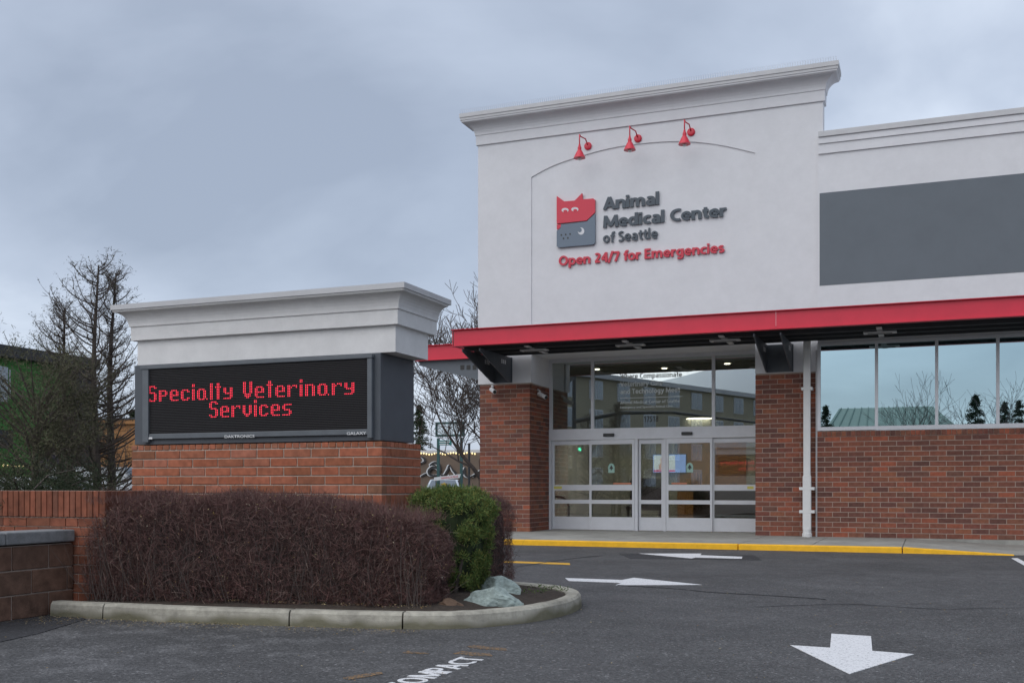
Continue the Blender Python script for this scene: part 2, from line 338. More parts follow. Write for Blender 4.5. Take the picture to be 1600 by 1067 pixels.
# a bold humanist sans drawn as strokes (c = curve, l = straight), cap height 1
def ell(cx, cy, rx, ry): return 'c', [(cx + rx * math.cos(R(a)), cy + ry * math.sin(R(a))) for a in range(0, 361, 30)]
SF = {
 'a': (.56, [('c', [(.09, .58), (.24, .632), (.39, .59), (.435, .45), (.435, .3), (.435, 0)]), ('c', [(.435, .39), (.25, .365), (.12, .29), (.11, .16), (.2, .088), (.33, .11), (.43, .22)])]),
 'c': (.51, [('c', [(.45, .58), (.31, .632), (.15, .54), (.095, .36), (.15, .17), (.31, .088), (.45, .13)])]),
 'd': (.63, [('l', [(.49, 0), (.49, 1.03)]), ell(.29, .36, .195, .27)]), 'e': (.59, [('c', [(.14, .345), (.3, .345), (.475, .345), (.475, .48), (.41, .59), (.29, .632), (.15, .55), (.095, .36), (.15, .17), (.3, .088), (.48, .125)])]),
 'f': (.37, [('c', [(.40, .94), (.28, .94), (.2, .85), (.19, .7), (.19, .3), (.19, 0)]), ('l', [(.03, .63), (.37, .63)])]), 'g': (.63, [ell(.28, .37, .185, .262), ('c', [(.49, .72), (.49, .4), (.49, 0), (.43, -.16), (.29, -.205), (.11, -.17)])]),
 'h': (.61, [('l', [(.1, 0), (.1, 1.03)]), ('c', [(.1, .42), (.19, .58), (.33, .632), (.46, .56), (.49, .4), (.49, 0)])]), 'i': (.25, [('l', [(.1, 0), (.1, .72)]), ('l', [(.1, .82), (.1, 1.0)])]), 'l': (.25, [('l', [(.1, 0), (.1, 1.04)])]),
 'm': (.92, [('l', [(.1, 0), (.1, .72)]), ('c', [(.1, .42), (.18, .58), (.29, .632), (.40, .56), (.43, .4), (.43, 0)]), ('c', [(.43, .42), (.51, .58), (.62, .632), (.74, .56), (.77, .4), (.77, 0)])]),
 'n': (.61, [('l', [(.1, 0), (.1, .72)]), ('c', [(.1, .42), (.19, .58), (.33, .632), (.46, .56), (.49, .4), (.49, 0)])]), 'o': (.62, [ell(.305, .36, .21, .272)]),
 'p': (.63, [('l', [(.1, -.28), (.1, .72)]), ell(.31, .36, .195, .27)]), 'r': (.40, [('l', [(.1, 0), (.1, .72)]), ('c', [(.1, .40), (.16, .55), (.26, .62), (.39, .62)])]), 's': (.46, [('c', [(.38, .59), (.25, .632), (.12, .57), (.13, .44), (.26, .37), (.37, .29), (.38, .16), (.26, .088), (.08, .125)])]),
 't': (.41, [('c', [(.2, .9), (.2, .6), (.2, .25), (.25, .12), (.39, .09)]), ('l', [(.02, .63), (.38, .63)])]), 'y': (.55, [('l', [(.07, .72), (.285, .1)]), ('c', [(.49, .72), (.37, .36), (.26, .03), (.17, -.15), (.04, -.19)])]),
 'A': (.72, [('l', [(.07, 0), (.36, .99)]), ('l', [(.65, 0), (.36, .99)]), ('l', [(.18, .29), (.54, .29)])]), 'C': (.66, [('c', [(.62, .87), (.47, .91), (.22, .80), (.11, .5), (.22, .2), (.47, .09), (.62, .13)])]),
 'E': (.55, [('l', [(.1, 0), (.1, 1)]), ('l', [(.1, .91), (.49, .91)]), ('l', [(.1, .52), (.45, .52)]), ('l', [(.1, .09), (.5, .09)])]), 'M': (.93, [('l', [(.09, 0), (.14, 1)]), ('l', [(.14, .95), (.455, .1)]), ('l', [(.77, .95), (.455, .1)]), ('l', [(.82, 0), (.77, 1)])]),
 'O': (.82, [ell(.40, .5, .295, .41)]), 'P': (.58, [('l', [(.1, 0), (.1, 1)]), ('c', [(.1, .91), (.33, .91), (.46, .82), (.46, .62), (.33, .5), (.1, .49)])]), 'S': (.55, [('c', [(.45, .86), (.31, .91), (.15, .83), (.13, .67), (.27, .54), (.42, .42), (.44, .22), (.31, .09), (.08, .125)])]),
 'T': (.6, [('l', [(.3, 0), (.3, .99)]), ('l', [(.02, .91), (.58, .91)])]), 'V': (.66, [('l', [(.06, 1), (.33, .02)]), ('l', [(.6, 1), (.33, .02)])]), 'W': (.95, [('l', [(.06, 1), (.25, .02)]), ('l', [(.46, .95), (.25, .02)]), ('l', [(.46, .95), (.67, .02)]), ('l', [(.88, 1), (.67, .02)])]),
 '1': (.53, [('l', [(.11, .78), (.31, .94)]), ('l', [(.31, 0), (.31, 1)])]), '2': (.55, [('c', [(.09, .84), (.24, .91), (.38, .86), (.42, .70), (.32, .45), (.12, .12)]), ('l', [(.07, .09), (.48, .09)])]), '4': (.58, [('l', [(.42, 0), (.42, 1)]), ('l', [(.40, .93), (.09, .34)]), ('l', [(.05, .32), (.56, .32)])]),
 '5': (.55, [('l', [(.46, .91), (.15, .91)]), ('l', [(.16, .91), (.13, .52)]), ('c', [(.13, .55), (.28, .58), (.42, .48), (.42, .22), (.29, .09), (.07, .12)])]), '7': (.53, [('l', [(.04, .91), (.49, .91)]), ('l', [(.46, .88), (.18, 0)])]), '8': (.56, [ell(.28, .72, .155, .19), ell(.28, .29, .185, .2)]), '/': (.40, [('l', [(.04, -.1), (.36, 1.06)])])}
def stroke_text(txt, fn, width, cap, m, parent, wt=.19, ext=.02, name='letter', gap=0.0):
    """one mesh per letter; fn(x, y, depth towards the reader)"""
    adv = [(.28 if c == ' ' else SF[c][0] + gap) for c in txt]; sx = width / (sum(adv) - gap - .03); x0 = 0
    for ch, ad in zip(txt, adv):
        if ch != ' ':
            mb = MB()
            for k, (kind, pts) in enumerate(SF[ch][1]):
                q = [Vector(p) for p in (smooth_path(pts, 4) if kind == 'c' else pts)]; n = len(q); closed = (q[0] - q[-1]).length < .01; base = len(mb.v)
                for i in range(n):
                    a = q[i - 1] if i else (q[-2] if closed else q[0]); b = q[i + 1] if i < n - 1 else (q[1] if closed else q[-1])
                    t1 = (q[i] - a); t2 = (b - q[i]); t1 = t1.normalized() if t1.length > 1e-6 else t2.normalized(); t2 = t2.normalized() if t2.length > 1e-6 else t1
                    tt = (t1 + t2).normalized(); nn = Vector((-tt.y, tt.x)) * (wt / 2) / max(.6, tt.dot(t1))
                    for sgn in (-1, 1):
                        for d in (0, ext + k * .0006): p = q[i] + nn * sgn; mb.v.append(fn((x0 + p.x) * sx, p.y * cap, d))
                for i in range(n - 1):
                    p, r = base + i * 4, base + i * 4 + 4; mb.f += [(p, p + 2, r + 2, r), (p + 1, r + 1, r + 3, p + 3), (p, r, r + 1, p + 1), (p + 2, p + 3, r + 3, r + 2)]
                if not closed: e = base + (n - 1) * 4; mb.f += [(base, base + 1, base + 3, base + 2), (e, e + 2, e + 3, e + 1)]
            build(name, mb, m, parent)
        x0 += ad
# bricks
BR = {}
def brick_mesh(m, l, h, d, ch):
    key = (m.name, round(l, 3), round(h, 3), round(d, 3), ch)
    if key not in BR:
        mb = MB().box(0, l, -d, 0, 0, h) ; me = mb.mesh('brick')
        if ch:
            bm = bmesh.new(); bm.from_mesh(me); bmesh.ops.bevel(bm, geom=bm.edges[:], offset=ch, segments=1, affect='EDGES'); bm.to_mesh(me); bm.free()
        me.materials.append(m); BR[key] = me
    return BR[key]
def brick_rows(parent, p0, ang, length, z0, rows, course, Lb, jt, m, off=0.0, stuff=None, ch=0.0, proud=.05, keep=None, depth=.08, name='brick', count=None, shift0=0):
    """running bond on a vertical face. p0 = face start (x, y); ang = heading of the face, outward normal = heading - 90 deg"""
    ax, ay = math.cos(ang), math.sin(ang)
    for r in range(rows):
        z = z0 + r * course; s = -((r + shift0) % 2) * Lb / 2 - off
        while s < length - .01:
            a, b = max(s, 0), min(s + Lb - jt, length); s += Lb
            if length - b < .035: b = length
            if b - a < .03: continue
            if keep and not keep(a, b, z): continue
            jit = random.uniform(-.002, .002)
            x, y = p0[0] + ax * a + ay * jit, p0[1] + ay * a - ax * jit
            use = stuff is None or (count is not None and count[0] < 300)
            if use:
                link(name, brick_mesh(m, b - a, course - jt, depth, ch), None, parent, (x, y, z), ang) if False else _brick(name, m, b - a, course - jt, depth, ch, parent, x, y, z, ang)
                if count is not None: count[0] += 1
            else:
                n = len(stuff.v); nx, ny = ay, -ax; l = b - a; h = course - jt
                for zz in (z, z + h):
                    for q in (0, 1):
                        for t in (0, l): stuff.v.append((x + ax * t - nx * depth * q, y + ay * t - ny * depth * q, zz))
                stuff.f += [tuple(n + i for i in q) for q in ((0, 2, 3, 1), (4, 5, 7, 6), (0, 1, 5, 4), (2, 6, 7, 3), (0, 4, 6, 2), (1, 3, 7, 5))]
def _brick(name, m, l, h, d, ch, parent, x, y, z, ang):
    # local mesh: x along the face, face at y = -d .. so the front sits at local y = -d; move the origin back by d
    me = brick_mesh(m, l, h, d, ch)
    nx, ny = math.sin(ang), -math.cos(ang)
    return link(name, me, None, parent, (x - nx * d, y - ny * d, z), ang)

# ================================================================== GROUND
o = build('parking_lot', MB().box(-400, 400, -400, 400, -.4, 0), M_ASPH); tag(o, kind='structure')
mb = MB(); mb.prism([G(0, 1003), G(60, 990), G(135, 967), G(100, 955), (-7.05, 7.2), (-7.05, 4.2)], lambda a, b, d: (a, b, d), .001, .005)
tag(build('asphalt_patch', mb, M_ASPH2), kind='structure')
mb = MB(); mb.prism([G(967, 864.5), G(1178, 867), G(1190, 875), G(985, 872.5)], lambda a, b, d: (a, b, d), .001, .004)
tag(build('dark_patch', mb, M_ASPH2), kind='structure')
for p_, w_ in (([(965, 914), (1060, 920), (1110, 925), (1200, 930), (1290, 936)], .9), ([(770, 890), (830, 882), (890, 873), (940, 868)], .8), ([(1180, 948), (1330, 944), (1460, 951), (1600, 949)], .5)):
    q_ = smooth_path(p_, 8); mb = MB()
    for i_, (a, b) in enumerate(q_): ww_ = w_ * (.6 + .5 * random.random()); mb.v += [(*G(a, b - ww_ * .5), .0045), (*G(a, b + ww_ * .5), .0045)]
    for i_ in range(len(q_) - 1): mb.f.append((2 * i_, 2 * i_ + 1, 2 * i_ + 3, 2 * i_ + 2))
    tag(build('asphalt_seam', mb, M_ASPH2), kind='structure')
# sidewalk along the building: slabs with joints and a yellow kerb that ramps down on the right
KY = 18.9; XR1 = AX(1410, KY); XR2 = AX(1585, KY)
sw = build('sidewalk', MB().box(-13, XR1, KY + .15, 22.42, -.05, .075), M_CONC); tag(sw, kind='structure')
joints = [-13, -11.2, -9.4, -7.6, -5.8, AX(1153, KY), -1.9, XR1]
for a, b in zip(joints[:-1], joints[1:]):
    bevel(box('paving_slab', M_CONC, sw, a + .006, b - .006, KY + .162, 20.74, .0, .10), .008)
    bevel(box('paving_slab', M_CONC, sw, a + .006, b - .006, 20.752, 22.47, .0, .099), .008)
mb = MB(); mb.prism([(XR1 + .008, .1), (XR2, .012), (14, .012), (14, -.05), (XR1 + .008, -.05)], lambda a, b, d: (a, d, b), KY + .162, 22.47)
build('ramp_slab', mb, M_CONC, sw)
box('entrance_slab', M_CONC, sw, -8.55, -3.2, 22.475, 24.1, 0, .101)
kerb = thing('yellow_kerb', (-5, KY, 0), 'bright yellow painted kerb in front of the clinic entrance', 'kerb')
for a, b in zip([-13, -9.9, AX(1153, KY)], [-9.9, AX(1153, KY), XR1]):
    bevel(box('kerb_stone', M_YEL, kerb, a + .007, b - .007, KY, KY + .155, -.05, .102), .018, 3)
mb = MB(); mb.prism([(XR1 + .007, -.05), (XR2, -.05), (XR2, .014), (XR1 + .007, .102)], lambda a, b, d: (a, d, b), KY, KY + .155)
bevel(build('kerb_stone', mb, M_YEL, kerb), .01)
tag(build('planting_bed', MB().box(-24, -7.4, 7.66, 17.2, -.05, .08), M_SOIL), kind='structure')
# markings
def marking(name, pts, m, label, cat='road marking', group=None, z=.004):
    mb = MB(); mb.prism([G(*p) for p in pts], lambda a, b, d: (a, b, d), .0008, z)
    return tag(build(name, mb, m), label, cat, group)
marking('painted_arrow', [(1299, 990), (1361, 994), (1363, 1017), (1428, 1022), (1327, 1053), (1235, 1008), (1297, 1012)], M_PAINTW, 'broad white arrow painted on the asphalt pointing towards the viewer', group='white road arrows')
marking('painted_arrow', [(883, 903), (972, 906), (990, 902.5), (1097, 913.5), (962, 914), (971, 910.5), (889, 907.5)], M_PAINTW, 'white road arrow beside the rounded kerb end pointing right', group='white road arrows')
marking('painted_arrow', [(999, 865), (1096, 865), (1094, 867.5), (1160, 870), (1159, 873), (1087, 871), (1081, 872.5)], M_PAINTW, 'white road arrow on dark patch near the doors pointing left', group='white road arrows', z=.0075)
marking('painted_line', [(770, 875.6), (890, 879.6), (891, 882.2), (770, 878)], M_PAINTY, 'thin yellow painted line on asphalt behind the hedge')
marking('painted_line', [(1580, 872), (1590, 872), (1640, 897), (1625, 897)], M_PAINTW, 'white painted line at the foot of the yellow kerb ramp')
for i, (p, lab) in enumerate([([(729, 1010), (742, 1008), (791, 1013), (792, 1016), (758, 1014), (740, 1012.5)], 'faded orange paint smear above the word on the asphalt'),
        ([(708, 1021), (722, 1017), (735, 1019), (765, 1021), (770, 1025), (740, 1024)], 'worn orange paint streak just beside the end of the white word'),
        ([(629, 1020), (638, 1016), (642, 1018), (671, 1020), (670, 1021.5), (645, 1020.5)], 'small orange paint tick on asphalt below the kerb joint'),
        ([(560, 1054), (596, 1050), (598, 1053), (575, 1057), (545, 1062), (536, 1059)], 'faded orange paint patch left of the white word')]):
    marking('worn_paint_mark', p, M_PAINTO, lab, z=.0035)
t = thing('painted_word', (-2.64, 5.7, 0), 'white word COMPACT stencilled on the asphalt in the foreground', 'road marking')
y_0 = G(630, 1066)[1] - .165
stroke_text('COMPACT', lambda x, y, d: (-2.655 - y, y_0 + x, .0012 + d), 6.29 - y_0, .185, M_PAINTW, t, .15, .0025)
# planter island
outer = [(-7.02, 6.98), (-6.46, 7.0), (-5.6, 7.06), (-4.74, 7.18), (-3.82, 7.36), (-3.36, 7.60), (-3.06, 8.05), (-2.93, 8.55), (-2.93, 9.05), (-3.06, 9.55), (-3.36, 9.96), (-3.8, 10.2), (-4.4, 10.3), (-7.0, 10.35)]
def offs(poly, d):
    r = []
    for i, p in enumerate(poly):
        a = Vector(poly[max(i - 1, 0)]); b = Vector(poly[min(i + 1, len(poly) - 1)]); t_ = (b - a).normalized(); r.append((p[0] - t_.y * d, p[1] + t_.x * d))
    return r
inner = offs(outer, .15)
soil = MB(); ip = offs(outer, .13); cx, cy = -4.6, 8.7
sp = smooth_path(ip, 3); rings = []
for k in range(9):
    q = 1 - k / 9
    rings.append([(cx + (x - cx) * q, cy + (y - cy) * q, .095 + .10 * (1 - q ** 3) + (random.uniform(-.012, .012) if k else 0)) for x, y in sp])
n = len(sp); soil.v = [p for r in rings for p in r]
for k in range(8):
    for i in range(n): j = (i + 1) % n; soil.f.append((k * n + i, k * n + j, (k + 1) * n + j, (k + 1) * n + i))
soil.f.append(tuple(8 * n + i for i in range(n)))
tag(build('planter_soil', soil, M_SOIL, smooth=True), kind='structure')
kt = thing('planter_kerb', (-4, 7.2, 0), 'weathered concrete kerb curving round the planted island', 'kerb')
so_ = smooth_path(outer, 6); si_ = offs(so_, .15); cuts = [0, 6, 18, 24, 62, len(so_) - 1]
for a, b in zip(cuts[:-1], cuts[1:]):
    mb = MB(); k = 5
    for i in range(a, b + 1):
        ox, oy = so_[i]; ix, iy = si_[i]
        if i in (a, b):   # leave an open joint
            j = i + (1 if i == a else -1); f_ = .007 / max((Vector(so_[j]) - Vector(so_[i])).length, .01); ox += (so_[j][0] - ox) * f_; oy += (so_[j][1] - oy) * f_; ix += (si_[j][0] - ix) * f_; iy += (si_[j][1] - iy) * f_
        l = lambda q, z: (ox + (ix - ox) * q, oy + (iy - oy) * q, z + random.uniform(-.0015, .0015))
        mb.v += [l(0, -.05), l(.03, .06), l(.07, .105), l(.2, .128), l(.85, .128), l(1, .11), l(1, -.05)]
    k = 7
    for i in range(b - a):
        for j in range(k - 1): q = i * k + j; mb.f.append((q, q + 1, q + k + 1, q + k))
    mb.f.append(tuple(range(k))); mb.f.append(tuple((b - a) * k + j for j in range(k - 1, -1, -1)))
    build('kerb_stone', mb, M_KERB, kt)

# ================================================================== CLINIC BUILDING
YF = 22.4; YD = 23.74
X0, X1 = -9.666, -1.995             # tower
PL, PR = -8.404, -3.361             # entrance opening
YW = 22.28                           # wing front
XB = 12.0
B = thing('clinic_building', (-3, 24, 0), 'white stucco animal clinic with tall parapet, brick base and red canopy', 'building')
# stucco tower: surround, recessed arched panel
arch = [(-8.357, 8.12), (-7.745, 8.345), (-6.7, 8.535), (-5.86, 8.575), (-4.985, 8.525), (-4.162, 8.36), (-3.361, 8.09)]
ap = smooth_path(arch, 5)
front = lambda a, b, d: (a, d, b)
mb = MB(); mb.box(X0, -8.357, YF, YF + .3, 3.477, 9.05); mb.box(-3.361, X1, YF, YF + .3, 3.477, 9.05)
for (a, za), (b, zb) in zip(ap[:-1], ap[1:]): mb.prism([(a, za), (b, zb), (b, 9.05), (a, 9.05)], front, YF, YF + .3)
tw = build('tower_wall', mb, M_WHITE, B)
mb = MB(); mb.prism([(-8.36, 4.16), (-3.358, 4.16)] + [(a, b + .003) for a, b in reversed(ap)], front, YF + .022, YF + .28)
build('arched_panel', mb, M_WHITE, B)
mb = MB(); mb.box(X0, X0 + .3, YF + .301, 32, 0, 7.9); mb.box(X0, X1, 32, 32.3, 0, 7.9)
build('side_wall', mb, M_WHITE, B)
box('roof', M_TRIM, B, X0 + .31, X1 - .31, YF + .31, 31.99, 7.5, 7.6)
cove = [(.0, 8.98), (.035, 8.985), (.04, 9.20), (.055, 9.205)] + [(.055 + .225 * (1 - math.cos(a)), 9.205 + .25 * math.sin(a)) for a in [R(x) for x in range(12, 91, 13)]] + [(.30, 9.475), (.30, 9.50), (-.1, 9.50)]
cor = build('cornice', sweep(MB(), cove, X0, X1, YF, YF + .34), M_WHITE, B)
cap = build('cap_flashing', sweep(MB(), [(.30, 9.5), (.315, 9.505), (.315, 9.56), (.33, 9.565), (.33, 9.655), (.2, 9.68), (-.1, 9.68)], X0, X1, YF, YF + .36), M_TRIM, B)
mb = MB(); x = X0 - .3
while x < X1 + .3:
    for lean in (-.35, 0, .35): mb.tube([(x, YF - .27, 9.66), (x + lean * .03, YF - .27 + lean * .06, 9.66 + .11)], .0016, 3, False)
    x += .05
tag(build('bird_spikes', mb, M_TRIM, cap), kind='stuff')
# wing
mb = MB(); mb.box(AX(1278, YW), XB, YW, YW + .3, 4.05, 8.2); mb.box(XB - .3, XB, YW + .301, 32, 0, 8.2)
build('wing_wall', mb, M_WHITE, B)
XWL = AX(1279, YW)
mb = MB(); mb.box(XWL, XB + .03, YW - .03, YW - .001, 7.87, 8.07); mb.box(XWL, XB + .05, YW - .055, YW - .001, 8.071, 8.2)
build('parapet_band', mb, M_WHITE, B)
box('wing_cap', M_TRIM, B, XWL, XB + .09, YW - .085, YW + .38, 8.201, 8.315, bev=.006)
box('wing_roof', M_TRIM, B, X1 + .01, XB - .31, YW + .31, 31.99, 7.5, 7.6)
box('slate_panel', M_SLATE, B, XWL + .02, XB - .2, YW - .004, YW + .05, 5.2, 7.08)
# brick walls: mortar backing with bricks
CO, LB, JT = .1016, .3048, .014
cnt = [0]; rest = MB(); rows = 33; zb = .105
XWB = AX(1277, YW)
mw = box('window_wall', M_MORT, B, XWB + .002, XB, YW + .017, YW + .3, -.02, 2.245)
foundation = box('foundation', M_CONC, B, XWB - .02, XB, YW - .02, YW + .25, -.05, .1)
brick_rows(mw, (XWB, YW + .012), 0, 1.95 - XWB, zb, 20, CO, LB, JT, M_BRICK, stuff=rest, count=cnt, depth=.06)
brick_rows(mw, (1.95, YW + .012), 0, XB - 1.95, zb, 20, CO, LB, JT, M_BRICK, stuff=rest, count=[999], depth=.06)
xx = XWB + .004
while xx < 1.9:                       # rowlock sill course under the window
    _brick('sill_brick', M_BRICK, .083, .098, .085, 0, mw, xx, YW - .004, zb + 20 * CO, 0); xx += .0935
box('sill_course', M_BRICK, mw, xx, XB - .31, YW - .003, YW + .08, zb + 20 * CO, zb + 20 * CO + .097)
lp = MB(); lp.box(X0 + .037, PL - .006, YF + .036, YD + .10, -.02, 3.474)
lp = build('brick_pillar', lp, M_MORT, B)
rp = MB(); rp.box(PR + .006, AX(1275, YF) - .002, YF + .036, YD + .10, -.02, 3.474)
rp = build('brick_pillar', rp, M_MORT, B)
box('sealant_joint', M_TRIM, B, AX(1275, YF), XWB + .012, YW + .05, YF + .2, .0, 3.9)
XP0 = X0 + .032
brick_rows(rp, (PR, YF + .03), 0, AX(1274.5, YF) - PR - .004, zb, rows, CO, LB, JT, M_BRICK, stuff=rest, count=[999], depth=.06)
brick_rows(lp, (XP0, YF + .03), 0, PL - XP0, zb, rows, CO, LB, JT, M_BRICK, stuff=rest, count=[999], depth=.06)
brick_rows(lp, (PL, YF + .03 + .061), R(90), YD - YF - .05, zb, rows, CO, LB, JT, M_BRICK, stuff=rest, count=[999], depth=.06, off=.06, shift0=1)
brick_rows(lp, (XP0, YD + .05), R(-90), YD - YF - .085, zb, rows, CO, LB, JT, M_BRICK, stuff=rest, count=[999], depth=.06, shift0=1)
tag(build('brickwork', rest, M_BRICK, B), kind='stuff')
# stucco inside the recess above the brick, recess ceiling
box('recess_wall', M_WHITE, B, X0 + .301, PL + .002, YF + .302, YD + .2, 3.477, 4.3)
box('recess_wall', M_WHITE, B, PR - .002, X1, YF + .302, YD + .2, 3.477, 4.3)
box('recess_ceiling', M_WHITE, B, PL + .003, PR - .003, YF + .30, YD + .2, 4.15, 4.3)
# ---------------- canopy
YC = 20.5; ZC0, ZC1 = 4.105, 4.465; XCL = -9.47
can = box('canopy', M_DARK, B, XCL + .1, XB, YC + .24, YW - .012, 4.135, 4.175)
mb = MB(); x = XCL + .12
while x < XB: mb.box(x, x + .10, YC + .06, YC + .239, 4.136, 4.174); x += .205
tag(build('deck_rib', mb, M_DARK, can), kind='stuff')
mb = MB(); x = XCL + .1
for y in (20.95, 21.5, 22.0): mb.box(XCL + .1, XB, y, y + .08, 4.06, 4.134)
build('purlin', mb, M_DARK, can)
xj = AX(1212, YC)
for a, b in ((XCL, xj - .003), (xj + .003, XB)):
    mb = MB(); mb.box(a + .05 if a == XCL else a, b, YC + .03, YC + .045, ZC0 + .012, ZC1 - .012)
    mb.box(a, b, YC - .035, YC + .10, ZC1 - .012, ZC1); mb.box(a, b, YC - .035, YC + .10, ZC0, ZC0 + .012)
    build('fascia_beam', mb, M_RED, can)
mb = MB(); mb.box(XCL, XCL + .012, YC + .0455, YC + 1.87, ZC0 + .013, ZC1 - .013); build('fascia_return', mb, M_RED, can)
for x in (AX(742, YC), AX(820, YC), AX(962, YC), AX(1117, YC), AX(1206, YC), AX(1218, YC), AX(1370, YC)):
    build('bolt', MB().lathe([(.016, -.004), (.016, .006)], (x, YC - .036, ZC0 + .03), 8, 'y'), M_RED, can)
# side canopy at the left end
ZS0 = ZC0; YS = 22.54; XSL = AX(652, YS)
mb = MB(); mb.box(XSL, X0 - .005, YS + .03, YS + .045, ZS0 + .012, ZC1 - .012); mb.box(XSL - .03, X0 - .005, YS - .035, YS + .1, ZC1 - .012, ZC1); mb.box(XSL - .03, X0 - .005, YS - .035, YS + .1, ZS0, ZS0 + .012)
mb.box(XSL, XSL + .015, YS + .046, 31, ZS0, ZC1)
sc_ = build('side_canopy', mb, M_RED, B)
box('deck', M_DARK, sc_, XSL + .02, X0 - .01, YS + .101, 31, 4.135, 4.17)
YB = 22.62
mb = MB(); xa = AX(655, YB); tp = lambda a, b, d: (a, d, b)
mb.prism([(xa, ZS0 - .004), (X0 - .005, ZS0 - .004), (X0 - .005, AZ(746, 595, YB)), (xa, ZS0 - .10)], tp, YB, YB + .02)
mb.box(xa, X0 - .005, YB - .05, YB + .07, ZS0 - .02, ZS0 - .005)
sb = build('side_bracket', mb, M_SLATE, sc_)
for px in (722.5, 732, 741.5):
    box('bracket_slot', M_BLACK, sb, AX(px - 3, YB), AX(px + 3, YB), YB - .006, YB - .001, AZ(px, 577.5, YB), AZ(px, 570.5, YB))
# brackets under the front canopy: two gusset plates on a back plate
def bracket(xc, hw):
    g = MB()
    g.box(xc - hw - .03, xc + hw + .03, YF - .03, YF - .003, 3.49, 4.06)
    b = build('bracket', g, M_CAB, can)
    for sx in (-1, 1):
        p = MB(); x = xc + sx * hw
        p.prism([(YF - .031, 3.49), (YF - .031, 4.055), (YC + .08, 4.055), (YC + .08, 4.0), (YF - .22, 3.50)], lambda a, z, d: (d, a, z), x - .012, x + .012)
        gs = build('gusset', p, M_CAB, b)
        for k in range(3):
            yy = YF - .62 + k * .10
            box('slot', M_WHITE, gs, x - .0145, x + .0145, yy, yy + .055, 3.87, 3.96)
    for zz in (3.6, 3.75, 3.9): build('bolt', MB().lathe([(.02, 0), (.02, -.02)], (xc, YF - .03, zz), 8, 'y'), M_CAB, b)
bracket(AX(786, YF), .20); bracket(AX(1218, YF), .25)
# tie plates under the canopy, modelled as flat unlit fixtures
def fixture(px, Y=21.25):
    x = AX(px, Y)
    f = box('canopy_tie_plate', M_TRIM, can, x - .30, x + .30, Y - .11, Y + .11, 4.03, 4.062, bev=.01)
    box('lens', M_CAPST, f, x - .22, x + .22, Y - .06, Y + .06, 4.018, 4.029)  # flat grey inset on the tie plate, gives no light
    box('strap', M_TRIM, f, x - .05, x + .05, Y - .5, Y + .75, 4.063, 4.085)
for px in (835, 985, 1133, 1375): fixture(px)
# ---------------- entrance glazing
T = lambda py, px=1000: AZ(px, py, YD)
zs = .103; zk = .414; zr1, zr1b = .724, .815; zr2, zr2b = 1.034, 1.167; zt0, zt1 = 2.11, 2.215; zh = 2.48; zu = 4.06
ent = MB(); ent.box(PL + .004, PR - .004, YD - .02, YD + .12, zt1 + .005, zh)
ent = build('entrance_header', ent, M_ALU, B)
for px in (952, 1074):
    s_ = box('motion_sensor', M_BLACK, ent, AX(px - 8.5, YD), AX(px + 8.5, YD), YD - .075, YD - .021, zh - .19, zh - .12, bev=.012)
fr = MB(); xs_up = [PL + .004, AX(925.5, YD), AX(1114.5, YD), PR - .004]
fr.box(PL + .004, PR - .004, YD, YD + .09, zu, 4.149)
for i, x in enumerate(xs_up):
    a = x if i == 0 else (x - .07 if i == 3 else x - .035); fr.box(a, a + .07, YD, YD + .09, zh + .001, zu - .001)
build('transom_frame', fr, M_ALU, B)
for i in range(3):
    a = xs_up[i] + (.071 if i == 0 else .036); b = xs_up[i + 1] - (.071 if i == 2 else .036)
    box('transom_pane', M_GLASS, B, a, b, YD + .04, YD + .048, zh + .001, zu - .001)
def door_panel(name, a, b, y, narrow=False):
    d = MB(); st = .05
    d.box(a, a + st, y, y + .045, zs + .01, zt1); d.box(b - st, b, y, y + .045, zs + .01, zt1)
    for z0_, z1_ in ((zs + .01, zk), (zr1, zr1b), (zr2, zr2b), (zt0, zt1)):
        if narrow and z0_ == zr2: continue
        d.box(a + st + .0005, b - st - .0005, y + .002, y + .043, z0_, z1_)
    d = build(name, d, M_ALU, B)
    zz = [(zk, zr1), (zr1b, zt0)] if narrow else [(zk, zr1), (zr1b, zr2), (zr2b, zt0)]
    for z0_, z1_ in zz: box('pane', M_GLASS, d, a + st, b - st, y + .018, y + .026, z0_ + .001, z1_ - .001)
    return d
dx_ = lambda p: AX(p, YD)
d1 = door_panel('side_panel', dx_(862), dx_(923), YD + .05)
d2 = door_panel('sliding_door', dx_(921), dx_(991), YD - .005)
d3 = door_panel('center_panel', dx_(997), dx_(1036), YD + .05, True)
d4 = door_panel('sliding_door', dx_(1041), dx_(1113), YD - .005)
d5 = door_panel('side_panel', dx_(1112), PR - .02, YD + .05)
for a_j, b_j, y0_, y1_ in ((PL + .004, dx_(861.5), -.02, .11), (dx_(991.5), dx_(996.5), -.01, .1), (dx_(1036.5), dx_(1040.5), -.01, .1)): box('door_jamb', M_ALU, B, a_j, b_j, YD + y0_, YD + y1_, zs, zt1 + .004)
M_STK = mat('sticker_green', (.30, .48, .42), .6); M_STY = mat('sticker_yellow', (.6, .55, .12), .6); M_STO = mat('sticker_orange', (.5, .17, .09), .6); M_FROST = mat('frost_lettering', (.62, .66, .66), .8); M_NUM = mat('number_dark', (.035, .035, .03), .6)
